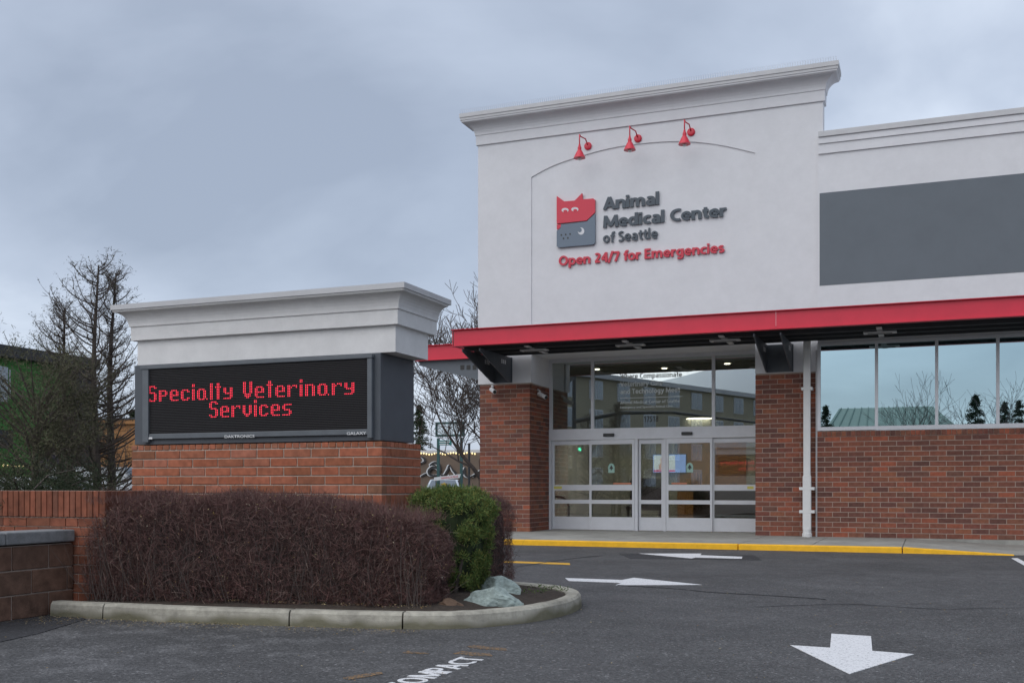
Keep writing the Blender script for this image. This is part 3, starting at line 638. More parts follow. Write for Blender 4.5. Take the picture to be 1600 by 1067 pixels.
for d, px, py in ((d2, 955, 731), (d4, 1077.5, 730)):
    x, z = dx_(px), T(py, px); yy = YD + .0125
    s_ = build('door_sticker', MB().prism([(x - .075, z - .11), (x + .075, z - .11), (x + .075, z - .03), (x + .08, z + .03), (x + .05, z + .09), (x, z + .11), (x - .05, z + .09), (x - .08, z + .03), (x - .075, z - .03)], front, yy, yy + .0005), M_STK, d)
    build('sticker_emblem', MB().prism([(x - .015, z - .05), (x + .015, z - .05), (x + .015, z - .02), (x + .05, z - .02), (x + .03, z + .02), (x, z + .07), (x - .03, z + .02), (x - .05, z - .02), (x - .015, z - .02)], front, yy - .001, yy - .0004), M_NUM, s_)
    x0_, x1_ = (dx_(958), dx_(986)) if d is d2 else (dx_(1049), dx_(1073))
    box('warning_strip', M_STO, d, x0_, x1_, yy, yy + .0005, zr2b + .01, zr2b + .045)
box('warning_sticker', M_STY, d1, dx_(864.5), dx_(877), YD + .046, YD + .0495, 1.07, 1.13)
box('warning_sticker', M_STY, d5, dx_(1167), dx_(1177), YD + .046, YD + .0495, 1.07, 1.13)
# window lettering on the transom
yy = YD + .0385
def glass_text(txt, pxl, pxr, py, cap_px, m, wt=.17):
    x, z = dx_(pxl), T(py, pxl); stroke_text(txt, lambda a, b, d: (x + a, yy - d, z + b), dx_(pxr) - x, cap_px * .0149, m, B, wt, .0005, 'window_letter', .02)
glass_text('Where Compassionate', 968.5, 1065, 592, 8, M_FROST); glass_text('Veterinary Care', 968.5, 1035, 604, 8, M_FROST); glass_text('and Technology Meet', 968.5, 1062, 615.5, 8, M_FROST)
glass_text('Animal Medical Center of Seattle', 968.5, 1061, 631, 4.6, M_FROST, .14); glass_text('Emergency and Specialty Animal Care', 968.5, 1050, 638, 3.4, M_FROST, .14)
box('lettering_rule', M_FROST, B, dx_(968.5), dx_(1066), yy - .0005, yy, T(621, 1015), T(620, 1015)); glass_text('17518', 1005, 1028, 659, 9, M_NUM, .15)
# ---------------- right hand window band
zw0, zw1 = AZ(1279, 673, YW), 4.045
wf = MB(); XW0 = XWB + .004
wf.box(XW0, XB - .31, YW - .012, YW + .09, zw0, zw0 + .075); wf.box(XW0, XB - .31, YW - .012, YW + .09, zw1 - .065, zw1)
bars = [AX(p, YW) for p in (1367, 1461, 1556.5)]; step = bars[2] - bars[1]
while bars[-1] + step < XB - .5: bars.append(bars[-1] + step)
wf.box(XW0, XW0 + .06, YW - .012, YW + .09, zw0 + .0755, zw1 - .0655)
for x in bars: wf.box(x, x + .06, YW - .012, YW + .09, zw0 + .0755, zw1 - .0655)
wf = build('window_band', wf, M_ALU, B)
ed = [XW0] + bars + [XB - .31]
for a, b in zip(ed[:-1], ed[1:]): box('pane', M_WIN, wf, a + .06, b, YW + .03, YW + .04, zw0 + .0755, zw1 - .0655)
# ---------------- downspout
ds = MB(); xd = AX(1261, YW - .08); yd0 = YW - .125; yd1 = YW - .03
ds.box(xd - .07, xd + .07, yd0, yd1, AZ(1260, 748, yd0), 4.09)
ds = bevel(build('downspout', ds, M_PIPE, B), .012)
bevel(box('boot', M_PIPE, ds, xd - .082, xd + .082, yd0 - .012, yd1 + .006, .24, AZ(1260, 743, yd0)), .012)
build('collar', MB().lathe([(.10, .1), (.10, .17), (.085, .18), (.085, .26)], (xd, (yd0 + yd1) / 2, .0), 20), M_PIPE, ds)
for py, hw in ((607, .11), (763, .15), (799, .15)):
    z = AZ(1260, py, yd0); st = box('strap', M_PIPE, ds, xd - hw, xd + hw, yd0 - .016, yd0 - .0125, z - .03, z + .03)
    box('strap_arm', M_PIPE, ds, xd - hw, xd - hw + .05, yd0 - .012, YF - .005, z - .028, z + .028); box('strap_arm', M_PIPE, ds, xd + hw - .05, xd + hw, yd0 - .012, YF - .005, z - .028, z + .028)
# ---------------- interior of the entrance hall
M_INW = mat('interior_wall', (.42, .43, .38), .9, .05, 1); M_WOOD = mat('wood_panel', (.40, .19, .065), .5, .15, 3, stretch=(6, 6, .6)); M_CEIL = mat('ceiling', (.55, .54, .50), .9); M_FLR = mat('tile_floor', (.22, .20, .18), .4, .1, 2)
M_PANEL = mat('light_panel', (.9, .9, .9), .5, emit=(1, .86, .66), estr=6.5); M_WOODD = mat('dark_wood', (.10, .045, .02), .5, .2, 4)
YI = YD + .22; YBK = 30.0
box('hall_floor', M_FLR, B, PL - 1.2, PR + 2, YI - .1, YBK, .02, .1); box('hall_ceiling', M_CEIL, B, PL - 1.2, PR + 2, YI, YBK, 4.02, 4.1)
box('hall_wall', M_INW, B, PL - 1.25, PL - 1.15, YI, YBK, .1, 4.02); box('hall_wall', M_INW, B, PR + 1.95, PR + 2.05, YI, YBK, .1, 4.02); box('hall_back_wall', M_INW, B, PL - 1.2, PR + 2, YBK, YBK + .1, .1, 4.02)
for a in (-6.7, -5.72): box('wood_panel', M_WOOD, B, a, a + .97, YBK - .04, YBK - .001, .1, 2.62)
box('lower_ceiling', M_CEIL, B, PL - 1.14, PR + 1.94, 26.4, YBK - .002, 2.66, 2.74); box('bulkhead', M_INW, B, PL - 1.14, PR + 1.94, 26.3, 26.398, 2.62, 4.018)  # lowered ceiling added to keep the light panels out of view
for x in (-7.9, -6.2, -4.5, -2.8): box('added_light_panel', M_PANEL, B, x - .45, x + .45, 28.0, 28.6, 2.635, 2.659)  # glowing panels added to brighten the hall, unseen above the door header
for x, y in ((-7.6, 25.0), (-6.0, 25.4), (-4.4, 25.0)): build('downlight', MB().lathe([(.07, 0), (.07, -.015)], (x, y, 4.0195), 14), M_PANEL, B)
vf = MB()                              # inner vestibule screen
for x in (-6.35, -4.05, -3.0): vf.box(x, x + .07, 27.0, 27.08, .1, 2.35)
vf.box(-6.35, -2.93, 27.0, 27.08, 2.351, 2.45); vf.box(-6.279, -4.051, 27.01, 27.07, 1.0, 1.06); vf.box(-4.0, -3.0, 27.01, 27.07, 1.0, 1.06)
build('inner_screen', vf, M_ALU, B)
def hall_x(px, Y): return AX(px, Y)
tvx0, tvx1 = AX(1021, 29.9), AX(1072, 29.9); z0_, z1_ = AZ(1046, 738, 29.9), AZ(1046, 710, 29.9)
tv = thing('television', ((tvx0 + tvx1) / 2, 29.9, z0_), 'wall television lit up behind the glass entrance doors', 'television')
box('casing', M_BLACK, tv, tvx0 - .02, tvx1 + .02, 29.86, 29.955, z0_ - .02, z1_ + .02)
M_TVB = mat('screen_blue', (.1, .15, .3), .3, emit=(.25, .38, .75), estr=.9); M_TVW = mat('screen_pale', (.3, .3, .3), .3, emit=(.62, .70, .75), estr=.8); M_TVR = mat('screen_red', (.3, .05, .1), .3, emit=(.6, .12, .25), estr=.8); M_TVS = mat('screen_skin', (.3, .2, .15), .3, emit=(.55, .33, .28), estr=.8)
dw = tvx1 - tvx0; dz = z1_ - z0_
box('screen', M_TVB, tv, tvx0, tvx1, 29.852, 29.859, z0_, z1_)
box('screen_picture', M_TVW, tv, tvx0 + .02, tvx0 + dw * .68, 29.848, 29.8515, z0_ + dz * .16, z1_ - .02)
box('screen_banner', M_TVR, tv, tvx0 + .02, tvx0 + dw * .68, 29.848, 29.8515, z0_ + .02, z0_ + dz * .15)
build('screen_figure', MB().prism([(tvx0 + dw * q, z0_ + dz * r) for q, r in ((.18, .17), (.42, .17), (.42, .4), (.35, .55), (.36, .75), (.28, .82), (.22, .75), (.24, .55), (.18, .4))], front, 29.845, 29.8475), M_TVS, tv)
dk = thing('reception_desk', (-4.6, 28.6, .1), 'dark wooden reception desk inside the clinic hall', 'desk')
box('front_panel', M_WOODD, dk, -5.9, -3.9, 28.3, 28.36, .1, 1.05); box('counter_top', M_WOOD, dk, -6.0, -3.8, 28.2, 28.9, 1.051, 1.1); box('side_panel', M_WOODD, dk, -5.9, -5.85, 28.361, 28.9, .1, 1.05); box('side_panel', M_WOODD, dk, -3.95, -3.9, 28.361, 28.9, .1, 1.05)
bn = thing('waiting_bench', (-7.3, 27.6, .1), 'dark waiting bench seen through the left sliding door', 'bench')
box('seat', M_WOODD, bn, -7.5, -6.5, 27.3, 27.8, .5, .6, bev=.02); box('backrest', mat('bench_cover', (.10, .05, .06), .8), bn, -7.5, -6.5, 27.72, 27.85, .601, 1.35, bev=.03)
for x in (-7.46, -6.6):
    for y in (27.32, 27.7): box('leg', M_DARK, bn, x, x + .05, y, y + .05, .1, .5)
xa, za = AX(868, 24.6), .1
sn = thing('hoop_stand', (-8.2, 24.6, .1), 'black hooped metal rail just inside the left door', 'rail')
xh = AX(872, 24.6)
build('hoop', MB().tube([(xh - .28 + .28 * 0, 24.6, .1), (xh - .28, 24.6, .55)] + [(xh - .28 * math.cos(a), 24.6, .62 + .26 * math.sin(a)) for a in [R(q) for q in range(0, 181, 20)]] + [(xh + .28, 24.6, .55), (xh + .28, 24.6, .1)], .028, 8), M_BLACK, sn)
pl_ = AX(1095, 26.5); zp = AZ(1095, 654, 26.5)
pn = thing('pendant_lamp', (pl_, 26.5, zp), 'round pendant lamp glowing behind the transom glass', 'lamp')
build('shade', MB().lathe([(.12, .12), (.42, .03), (.42, .0), (.05, .02)], (pl_, 26.5, zp), 20), M_INW, pn); build('diffuser', MB().lathe([(.38, -.02), (.38, -.001), (.02, -.001)], (pl_, 26.5, zp), 20), M_PANEL, pn); build('rod', MB().tube([(pl_, 26.5, zp + .12), (pl_, 26.5, 4.02)], .012, 6), M_DARK, pn)

# ================================================================== CLINIC WALL SIGN
YS_ = YF + .0215
sg = thing('wall_sign', (-5.6, YS_, 6.0), 'raised clinic name lettering and animal logo on the white tower', 'sign')
def wall_pt(cx, cy):                     # crop pixel (4.1x from 840, 180) to wall
    px, py = 840 + cx / 4.1028, 180 + cy / 4.1028; return AX(px, YS_), AZ(px, py, YS_)
def logo(name, pts, m, y0=.012, y1=.062, parent=None):
    p = [wall_pt(*q) for q in pts]; return build(name, MB().prism(p, front, YS_ - y1, YS_ - y0), m, parent or sg)
lg = logo('logo_cat_head', [(128, 523), (177, 558), (243, 552), (290, 505), (294, 545), (362, 539), (373, 548), (373, 628), (320, 680), (128, 700)], M_LOGOR)
def blob(cx, cy, rx, ry, a0=0, a1=360, st=24, rot=0): return [(cx + rx * math.cos(R(a)), cy - ry * math.sin(R(a))) for a in range(a0, a1, st)]
lb = logo('logo_dog_head', [(132, 740), (140, 738), (152, 728), (156, 706), (320, 686), (373, 636), (373, 820), (362, 833), (140, 853), (128, 845), (128, 748)], M_LOGOB)
logo('logo_nose', [(128, 707), (156, 704), (153, 722), (143, 733), (130, 737)], M_LOGOR)
for cx in (182, 245):
    e_ = logo('logo_eye', blob(cx, 614 - (cx > 200) * 5, 23, 14), M_WHITE, .0625, .0645, lg)
    logo('logo_pupil', blob(cx + 2, 621 - (cx > 200) * 5, 13, 9), M_LOGOR, .065, .067, lg)
mo = logo('logo_moon', blob(284, 748, 21, 23), M_WHITE, .0625, .0645, lb); logo('logo_moon_cover', blob(275, 741, 14, 15), M_LOGOB, .065, .067, lb)  # blue-grey logo disc covers the white one down to a crescent
for cx, cy in ((158, 773), (186, 770), (214, 767), (172, 795), (200, 792)): logo('logo_dot', blob(cx, cy, 5.5, 6.5, st=45), M_NUM, .0625, .0645, lb)
def wall_text(txt, cx0, cx1, cyb, cap_px, m, bold):
    x0, z0 = wall_pt(cx0, cyb); x1, _ = wall_pt(cx1, cyb)
    stroke_text(txt, lambda a, b, d: (x0 + a, YS_ - .012 - d, z0 + b), x1 - x0, cap_px / 4.1028 * .01405, m, sg, bold, .032)
wall_text('Animal', 425, 783, 610, 79, M_LETG, .205); wall_text('Medical Center', 424, 1210, 725, 76, M_LETG, .205)
wall_text('of Seattle', 421, 773, 823, 68, M_LETG, .155); wall_text('Open 24/7 for Emergencies', 138, 1196, 968, 63, M_LETR, .185)
# gooseneck lamps
def wall_lamp(pp, ps, name_lab):
    (xp, zp_), (sx_, sy_) = (AX(pp[0], YF), AZ(pp[0], pp[1], YF)), ps
    yl = YF - .46; xs_ = AX(sx_, yl) ; zb_ = AZ(sx_, sy_, yl)      # shade rim
    t = thing('wall_lamp', (xp, YF, zp_), name_lab, 'lamp', 'red gooseneck lamps above the clinic sign')
    build('wall_plate', MB().lathe([(.085, 0), (.085, -.025), (.06, -.04), (.02, -.045)], (xp, YF - .0005, zp_), 18, 'y'), M_LAMPR, t)
    xt = xs_
    build('arm', MB().tube([(xp, YF - .02, zp_), (xp + (xt - xp) * .25, YF - .15, zp_ + .12), (xp + (xt - xp) * .9, yl + .06, zb_ + .49), (xt, yl, zb_ + .51), (xt, yl, zb_ + .46), (xt, yl, zb_ + .25)], .014, 8), M_LAMPR, t, True)
    build('shade', MB().lathe([(.13, 0), (.125, .02), (.055, .16), (.042, .17), (.042, .235), (.03, .25), (.018, .31)], (xs_, yl, zb_), 20), M_LAMPR, t)
    build('bulb', MB().lathe([(.01, -.045), (.035, -.035), (.042, -.005), (.03, .03)], (xs_, yl, zb_ - .004), 12), M_BULB, t)
wall_lamp((919, 229), (905.5, 247.5), 'red gooseneck wall lamp above the logo, nearest the left corner')
wall_lamp((997, 217), (984, 235), 'middle one of the three red gooseneck lamps on the tower')
wall_lamp((1080, 207), (1069.5, 226), 'red gooseneck wall lamp highest up, above the arch top right')
# security cameras
def sec_cam(loc, d, lab):
    t = thing('security_camera', loc, lab, 'camera', 'white bullet cameras by the entrance'); l = Vector(loc); d = Vector(d).normalized()
    build('mount', MB().tube([l, l + Vector((d.x * .05, d.y * .05 if d.y < 0 else -.05, -.02)), l + Vector((d.x * .09, min(d.y, -.2) * .2, -.06))], .03, 10), M_CAMW, t)
    s0 = l + Vector((d.x * .06, min(d.y, -.2) * .2, -.09)); e0 = s0 + d * .24
    hb = build('housing', MB().tube([s0 - d * .02, s0, e0], [.03, .05, .05], 14), M_CAMW, t); build('lens', MB().tube([e0 + d * .001, e0 + d * .012], .04, 12), M_BLACK, hb)
sec_cam((AX(767, YF) + .02, YF + .028, AZ(767, 603, YF)), (.5, -.55, -.25), 'small white security camera on the front of the left brick pillar')
sec_cam((PL + .001, YF + .55, AZ(842, 609, YF + .5)), (.75, -.3, -.35), 'white security camera angled down beside the transom glass')

# ================================================================== MONUMENT SIGN
Y8 = 8.3
sgn = thing('monument_sign', (-5.8, 8.65, 0), 'roadside brick sign with red dot matrix message under a white cornice', 'sign')
xl, xr = -7.26, -4.49; yb0, yb1 = 8.26, 9.03; CS, LS, JS = .083, .292, .010
ztop = AZ(400, 692, yb0)
bb = box('brick_base', M_MORTL, sgn, xl + .008, xr - .008, yb0 + .009, yb1 - .009, -.05, ztop - .01)
hh = .055                               # header course on top
zrow0 = ztop - hh - 5 * CS              # top of the soldier course
brick_rows(bb, (xl, yb0), 0, xr - xl, zrow0 + .003, 5, CS, LS, JS, M_BRICKS, ch=.004, depth=.09)
brick_rows(bb, (xr, yb0 + .091), R(90), yb1 - yb0 - .092, zrow0 + .003, 5, CS, LS, JS, M_BRICKS, ch=.004, off=.06, shift0=1, depth=.09)
def row_of(parent, p0, ang, length, z, w_, h_, m, name, depth=.09):
    s = 0; ax, ay = math.cos(ang), math.sin(ang); w_ = length / round(length / w_)
    while s < length - .02:
        l_ = w_ - (.009 if s + w_ < length - .01 else 0); j = random.uniform(-.002, .002)
        if l_ > .02: _brick(name, m, l_, h_ - .009, depth, .003, parent, p0[0] + ax * s + ay * j, p0[1] + ay * s - ax * j, z, ang)
        s += w_
row_of(bb, (xl, yb0), 0, xr - xl, ztop - hh + .004, .0765, hh, M_BRICKS, 'brick'); row_of(bb, (xr, yb0 + .091), R(90), yb1 - yb0 - .092, ztop - hh + .004, .0765, hh, M_BRICKS, 'brick')
row_of(bb, (xl, yb0 - .004), 0, xr - xl, zrow0 - .245, .089, .245, M_BRICKS, 'soldier_brick'); row_of(bb, (xr + .004, yb0 + .088), R(90), yb1 - yb0 - .09, zrow0 - .245, .089, .245, M_BRICKS, 'soldier_brick')
st = MB(); brick_rows(bb, (xl, yb0), 0, xr - xl, zrow0 - .245 - 9 * CS, 9, CS, LS, JS, M_BRICKS, stuff=st, count=[999], depth=.09); brick_rows(bb, (xr, yb0 + .091), R(90), yb1 - yb0 - .092, zrow0 - .245 - 9 * CS, 9, CS, LS, JS, M_BRICKS, stuff=st, count=[999], shift0=1, depth=.09)
tag(build('lower_brickwork', st, M_BRICKS, bb), kind='stuff')
# cabinet, display
cx0, cx1 = AX(212, Y8), AX(596, Y8); zc1 = AZ(596, 551, Y8)
cb = box('cabinet', M_CAB, sgn, cx0, cx1, Y8 - .015, 8.94, ztop + .004, zc1, bev=.006)
yfr = Y8 - .056
fx0, fx1 = AX(222, yfr), AX(581, yfr)
fz0, fz1 = AZ(400, 686, yfr), AZ(400, 562.5, yfr)
lfw = AX(231.5, yfr) - fx0; rfw = fx1 - AX(573.5, yfr)
fb = AZ(400, 674.0, yfr); ftp = AZ(400, 568.5, yfr)
f_ = MB(); f_.box(fx0 + .002, fx0 + lfw, yfr, Y8 - .016, fz0 - .01, ftp); f_.box(fx1 - rfw, fx1 - .002, yfr, Y8 - .016, fz0 - .01, ftp)
f_.box(fx0 - .02, fx1 + .003, yfr - .006, Y8 - .016, ftp + .001, fz1)
dfr = bevel(build('display_frame', f_, M_CABL, sgn), .004)
bevel(box('lower_trim', M_CABL, dfr, fx0 + lfw + .001, fx1 - rfw - .001, yfr + .008, Y8 - .016, fz0 + .022, fb), .004)
dx0, dx1, dz0, dz1 = fx0 + lfw + .001, fx1 - rfw - .001, fb + .001, ftp - .002
disp = box('display', M_LEDB, sgn, dx0, dx1, Y8 - .03, Y8 - .0155, dz0, dz1)
PITCH = (dz1 - dz0) / 40
lv = MB()
for k in range(41):
    z = dz0 + k * PITCH - .001
    lv.prism([(Y8 - .031, z), (Y8 - .031, z + .0035), (Y8 - .046, z + .0015), (Y8 - .046, z)], lambda a, b, d: (d, a, b), dx0, dx1)
build('louvre', lv, M_LED, disp)
ncol = int((dx1 - dx0) / PITCH)
unlit = MB()
for r in range(40):
    for c in range(ncol):
        x, z = dx0 + (c + .5) * PITCH, dz0 + (r + .5) * PITCH; s_ = PITCH * .2
        unlit.quad((x - s_, Y8 - .0312, z - s_), (x + s_, Y8 - .0312, z - s_), (x + s_, Y8 - .0312, z + s_), (x - s_, Y8 - .0312, z + s_))
tag(build('unlit_dots', unlit, mat('unlit_led', (.035, .022, .024), .3), disp), kind='stuff')
GL = {
 'S': '.####. ##..## ##.... ##.... .####. ....## ....## ....## ##..## .####.'.split(),
 'V': '##..## ##..## ##..## ##..## ##..## ##..## ##..## .####. .####. ..##..'.split(),
 'p': '#####. ##..## ##..## #####. ##.... ##.... ##....'.split(), 'e': '.####. ##..## ##..## ###### ##.... ##.... .#####'.split(),
 'c': '.####. ##..## ##.... ##.... ##.... ##..## .####.'.split(), 'i': '## ## .. ## ## ## ## ## ## ##'.split(),
 'a': '.####.. ##..##. ##..##. ##..##. ##..##. ##..##. .####.#'.split(), 'l': ['##'] * 10, 't': '.##. .##. #### .##. .##. .##. .##. .##. .##. .##.'.split(),
 'y': '##..## ##..## ##..## .##### ....## ....## #####.'.split(), 'r': '##.### ###..# ##.... ##.... ##.... ##.... ##....'.split(),
 'n': '#####. ##..## ##..## ##..## ##..## ##..## ##..##'.split(), 'v': '##..## ##..## ##..## ##..## ##..## .####. ..##..'.split(),
 's': '.##### ##.... ##.... .####. ....## ....## #####.'.split()}
def led_line(txt, x0, x1, zbase, yl, name, parent, flip=1):
    cols = sum(len(GL[c][0]) + 1.3 if c != ' ' else 5 for c in txt) - 1.3; px_ = abs(x1 - x0) / cols; x = 0
    for ch in txt:
        if ch == ' ': x += 5; continue
        g = GL[ch]; mb = MB(); s_ = PITCH * .25
        for r, row in enumerate(g):
            for c, v in enumerate(row):
                if v == '#':
                    X = x0 + flip * (x + c + .5) * px_; Z = zbase + (len(g) - r - .5) * PITCH
                    mb.quad((X - s_, yl, Z - s_), (X + s_, yl, Z - s_), (X + s_, yl, Z + s_), (X - s_, yl, Z + s_))
        x += len(g[0]) + 1.3; build(name, mb, M_REDLED, parent)
ledy = Y8 - .0325
led_line('Specialty Veterinary', AX(234.5, Y8), AX(557, Y8), AZ(231, 628.5, Y8), ledy, 'led_letter', disp)
led_line('Services', AX(330, Y8), AX(459, Y8), AZ(330, 653, Y8), ledy, 'led_letter', disp)
fy = yfr + .0075
for txt, a, b, py, c_ in (('DAKTRONICS', 350.5, 397.5, 684.2, 4.6), ('GALAXY', 541.5, 572, 679.3, 4.6)):
    x, z = AX(a, fy), AZ(a, py, fy); lettering(txt, lambda p, q, d: (x + p, fy - .0004 - d, z + q), AX(b, fy) - x, c_ * .0057, mat('badge_white', (.7, .7, .7), .5), dfr, 'badge_letter', .01)
box('badge', mat('badge_white', (.7, .7, .7), .5), dfr, AX(232, fy), AX(238, fy), fy - .0012, fy - .0002, AZ(235, 686, fy), AZ(235, 683, fy))
# rear display: the message repeated on the far side
rd = box('rear_display', M_LEDB, sgn, cx0 + .12, cx1 - .12, 8.941, 8.955, ztop + .08, zc1 - .06)
led_line('Specialty Veterinary', cx1 - .2, cx0 + .2, ztop + .40, 8.957, 'led_letter', rd, -1); led_line('Services', cx1 - .85, cx0 + .85, ztop + .2, 8.957, 'led_letter', rd, -1)
# white crown
wx0, wx1 = AX(215, Y8), AX(618, Y8); wy1 = 8.95; wz0 = AZ(618, 552, Y8); wz1, wz2, wz3, wz4 = AZ(618, 506.5, Y8 - .04), AZ(618, 482.5, Y8 - .04), AZ(631, 450, Y8 - .16), AZ(631, 440.5, Y8 - .17)
build('crown', MB().box(wx0, wx1, Y8, wy1, zc1 + .002, wz1 + .02), M_GREYW, sgn)
rr = wz3 - wz2
prof = [(.0, wz1), (.043, wz1 + .002), (.045, wz2 - .002), (.058, wz2)] + [(.058 + .10 * (1 - math.cos(a)), wz2 + (rr - .02) * math.sin(a)) for a in [R(x) for x in range(12, 91, 13)]] + [(.165, wz3 - .012), (.165, wz3), (-.1, wz3)]
build('crown_moulding', sweep(MB(), prof, wx0, wx1, Y8, wy1 + .1), M_GREYW, sgn)
build('crown_cap', sweep(MB(), [(.165, wz3 + .001), (.178, wz3 + .001), (.178, wz4), (-.05, wz4 + .012)], wx0, wx1, Y8, wy1 + .14), M_TRIM, sgn)

# ================================================================== PLANTER WALL AND LOW BLOCK WALL
YL = 7.35; xe = AX(165, YL)
pw = thing('planter_wall', (-8.5, YL, 0), 'brick garden wall with upright brick top behind the low block wall', 'wall')
zt = AZ(100, 765, YL)
wb = MB(); wb.box(-16, xe - .008, YL + .009, YL + .30, -.05, zt - .008); wb.box(xe - .28, xe - .008, YL + .301, 8.25, -.05, zt - .008)
wb = build('wall_core', wb, M_MORT, pw)
row_of(wb, (-16, YL - .012), 0, 5.4 - .004, zt - .243, .0668, .243, M_BRICKP, 'soldier_brick')
row_of(wb, (-10.6, YL - .012), 0, xe + 10.6 + .004, zt - .243, .0668, .243, M_BRICKP, 'soldier_brick')
st = MB(); row = 10
brick_rows(wb, (xe - .45, YL), 0, .45, zt - .245 - row * .0835, row, .0835, .28, .009, M_BRICKP, ch=.003, depth=.09)
brick_rows(wb, (-10.6, YL), 0, xe - .458 + 10.6, zt - .245 - row * .0835, row, .0835, .28, .009, M_BRICKP, stuff=st, count=[999], depth=.09)
brick_rows(wb, (-16, YL), 0, 5.4, zt - .245 - row * .0835, row, .0835, .28, .009, M_BRICKP, stuff=st, count=[999], depth=.09)
brick_rows(wb, (xe, YL + .091), R(90), .8, zt - .245 - row * .0835, row, .0835, .28, .009, M_BRICKP, stuff=st, count=[999], depth=.09)
tag(build('far_brickwork', st, M_BRICKP, wb), kind='stuff')
row_of(wb, (xe + .004, YL + .085), R(90), .80, zt - .243, .0668, .243, M_BRICKP, 'soldier_brick')
XK = -7.10
bw = thing('block_wall', (XK - .1, 5.5, 0), 'low brown concrete block wall with grey stone cap at the left edge', 'wall')
core = box('wall_core', M_MORT, bw, XK - .25, XK - .012, 2.0, YL - .022, -.05, .615)
zc_ = .628; bh = .206
for r in range(4):
    z = zc_ - .008 - (r + 1) * bh
    # courses run along Y; the face looks towards +X
    s = -(.21 if r % 2 else 0.0) - .12
    while s < YL - 2.03:
        a, b = max(s, 0), min(s + .39, YL - 2.03); s += .40
        if b - a < .04: continue
        _brick('block', M_BLOCK, b - a - .002, bh - .012, .10, .005, core, XK + random.uniform(-.002, .002), YL - .012 - b, z, R(90))
for i in range(7): bevel(box('cap_stone', M_CAPST, bw, XK - .29, XK + .028, YL - .02 - (i + 1) * .76 + .006, YL - .02 - i * .76, zc_, zc_ + .105), .012)

# ================================================================== PLANTS
def ribbons(p0, p1, w, bend=.0):
    """flat tapered twigs from p0 to p1, two quads each"""
    n = len(p0); d = p1 - p0; r = rng.normal(size=(n, 3)); s = np.cross(d, r); s /= np.linalg.norm(s, axis=1)[:, None] + 1e-9
    ln = np.linalg.norm(d, axis=1)[:, None]; mid = p0 + d * .5 + np.cross(s, d) / (ln + 1e-9) * ln * bend * rng.uniform(-1, 1, (n, 1)); w = np.asarray(w).reshape(-1, 1)
    v = np.stack([p0 - s * w, p0 + s * w, mid + s * w * .7, mid - s * w * .7, p1 + s * w * .25, p1 - s * w * .25], 1).reshape(-1, 3)
    b = np.arange(n)[:, None] * 6; f = np.concatenate([b + [0, 1, 2, 3], b + [3, 2, 4, 5]], 0); return v, f
def leaves(c, size, nrm=None):
    n = len(c); a = rng.normal(size=(n, 3)); a /= np.linalg.norm(a, axis=1)[:, None]; b = np.cross(a, rng.normal(size=(n, 3))); b /= np.linalg.norm(b, axis=1)[:, None]
    s = np.asarray(size).reshape(-1, 1); v = np.stack([c - a * s, c + b * s * .42, c + a * s, c - b * s * .42], 1).reshape(-1, 3); f = np.arange(n)[:, None] * 4 + [0, 1, 2, 3]; return v, f
def lump(mb_pts, c, r, noise=.12, n=14, m=9):
    pass
def hedge_surface(pts_in, top_fn, n):
    pass
def rounded(n, x0, x1, y0, y1, z0, z1, shell=.5, p=3.2):
    """points in a rounded box, mostly near its skin"""
    u = rng.uniform(-1, 1, (n * 3, 3)); rad = (np.abs(u) ** p).sum(1) ** (1 / p); u = u[rad > 1e-3]; rad = rad[rad > 1e-3]
    k = (shell + (1 - shell) * rng.uniform(0, 1, len(u)) ** .5) / rad; u = u * k[:, None]; u = u[:n]
    return np.array([(x0 + x1) / 2, (y0 + y1) / 2, (z0 + z1) / 2]) + u * np.array([(x1 - x0) / 2, (y1 - y0) / 2, (z1 - z0) / 2])
def core_box(x0, x1, y0, y1, z0, z1):
    bm = bmesh.new(); bmesh.ops.create_icosphere(bm, subdivisions=4, radius=1)
    for v in bm.verts:
        q = np.array(v.co); q /= (np.abs(q) ** 4).sum() ** .25; q *= 1 + random.uniform(-.05, .05)
        v.co = ((x0 + x1) / 2 + q[0] * (x1 - x0) / 2, (y0 + y1) / 2 + q[1] * (y1 - y0) / 2, (z0 + z1) / 2 + q[2] * (z1 - z0) / 2)
    me = bpy.data.meshes.new('core'); bm.to_mesh(me); bm.free(); return me
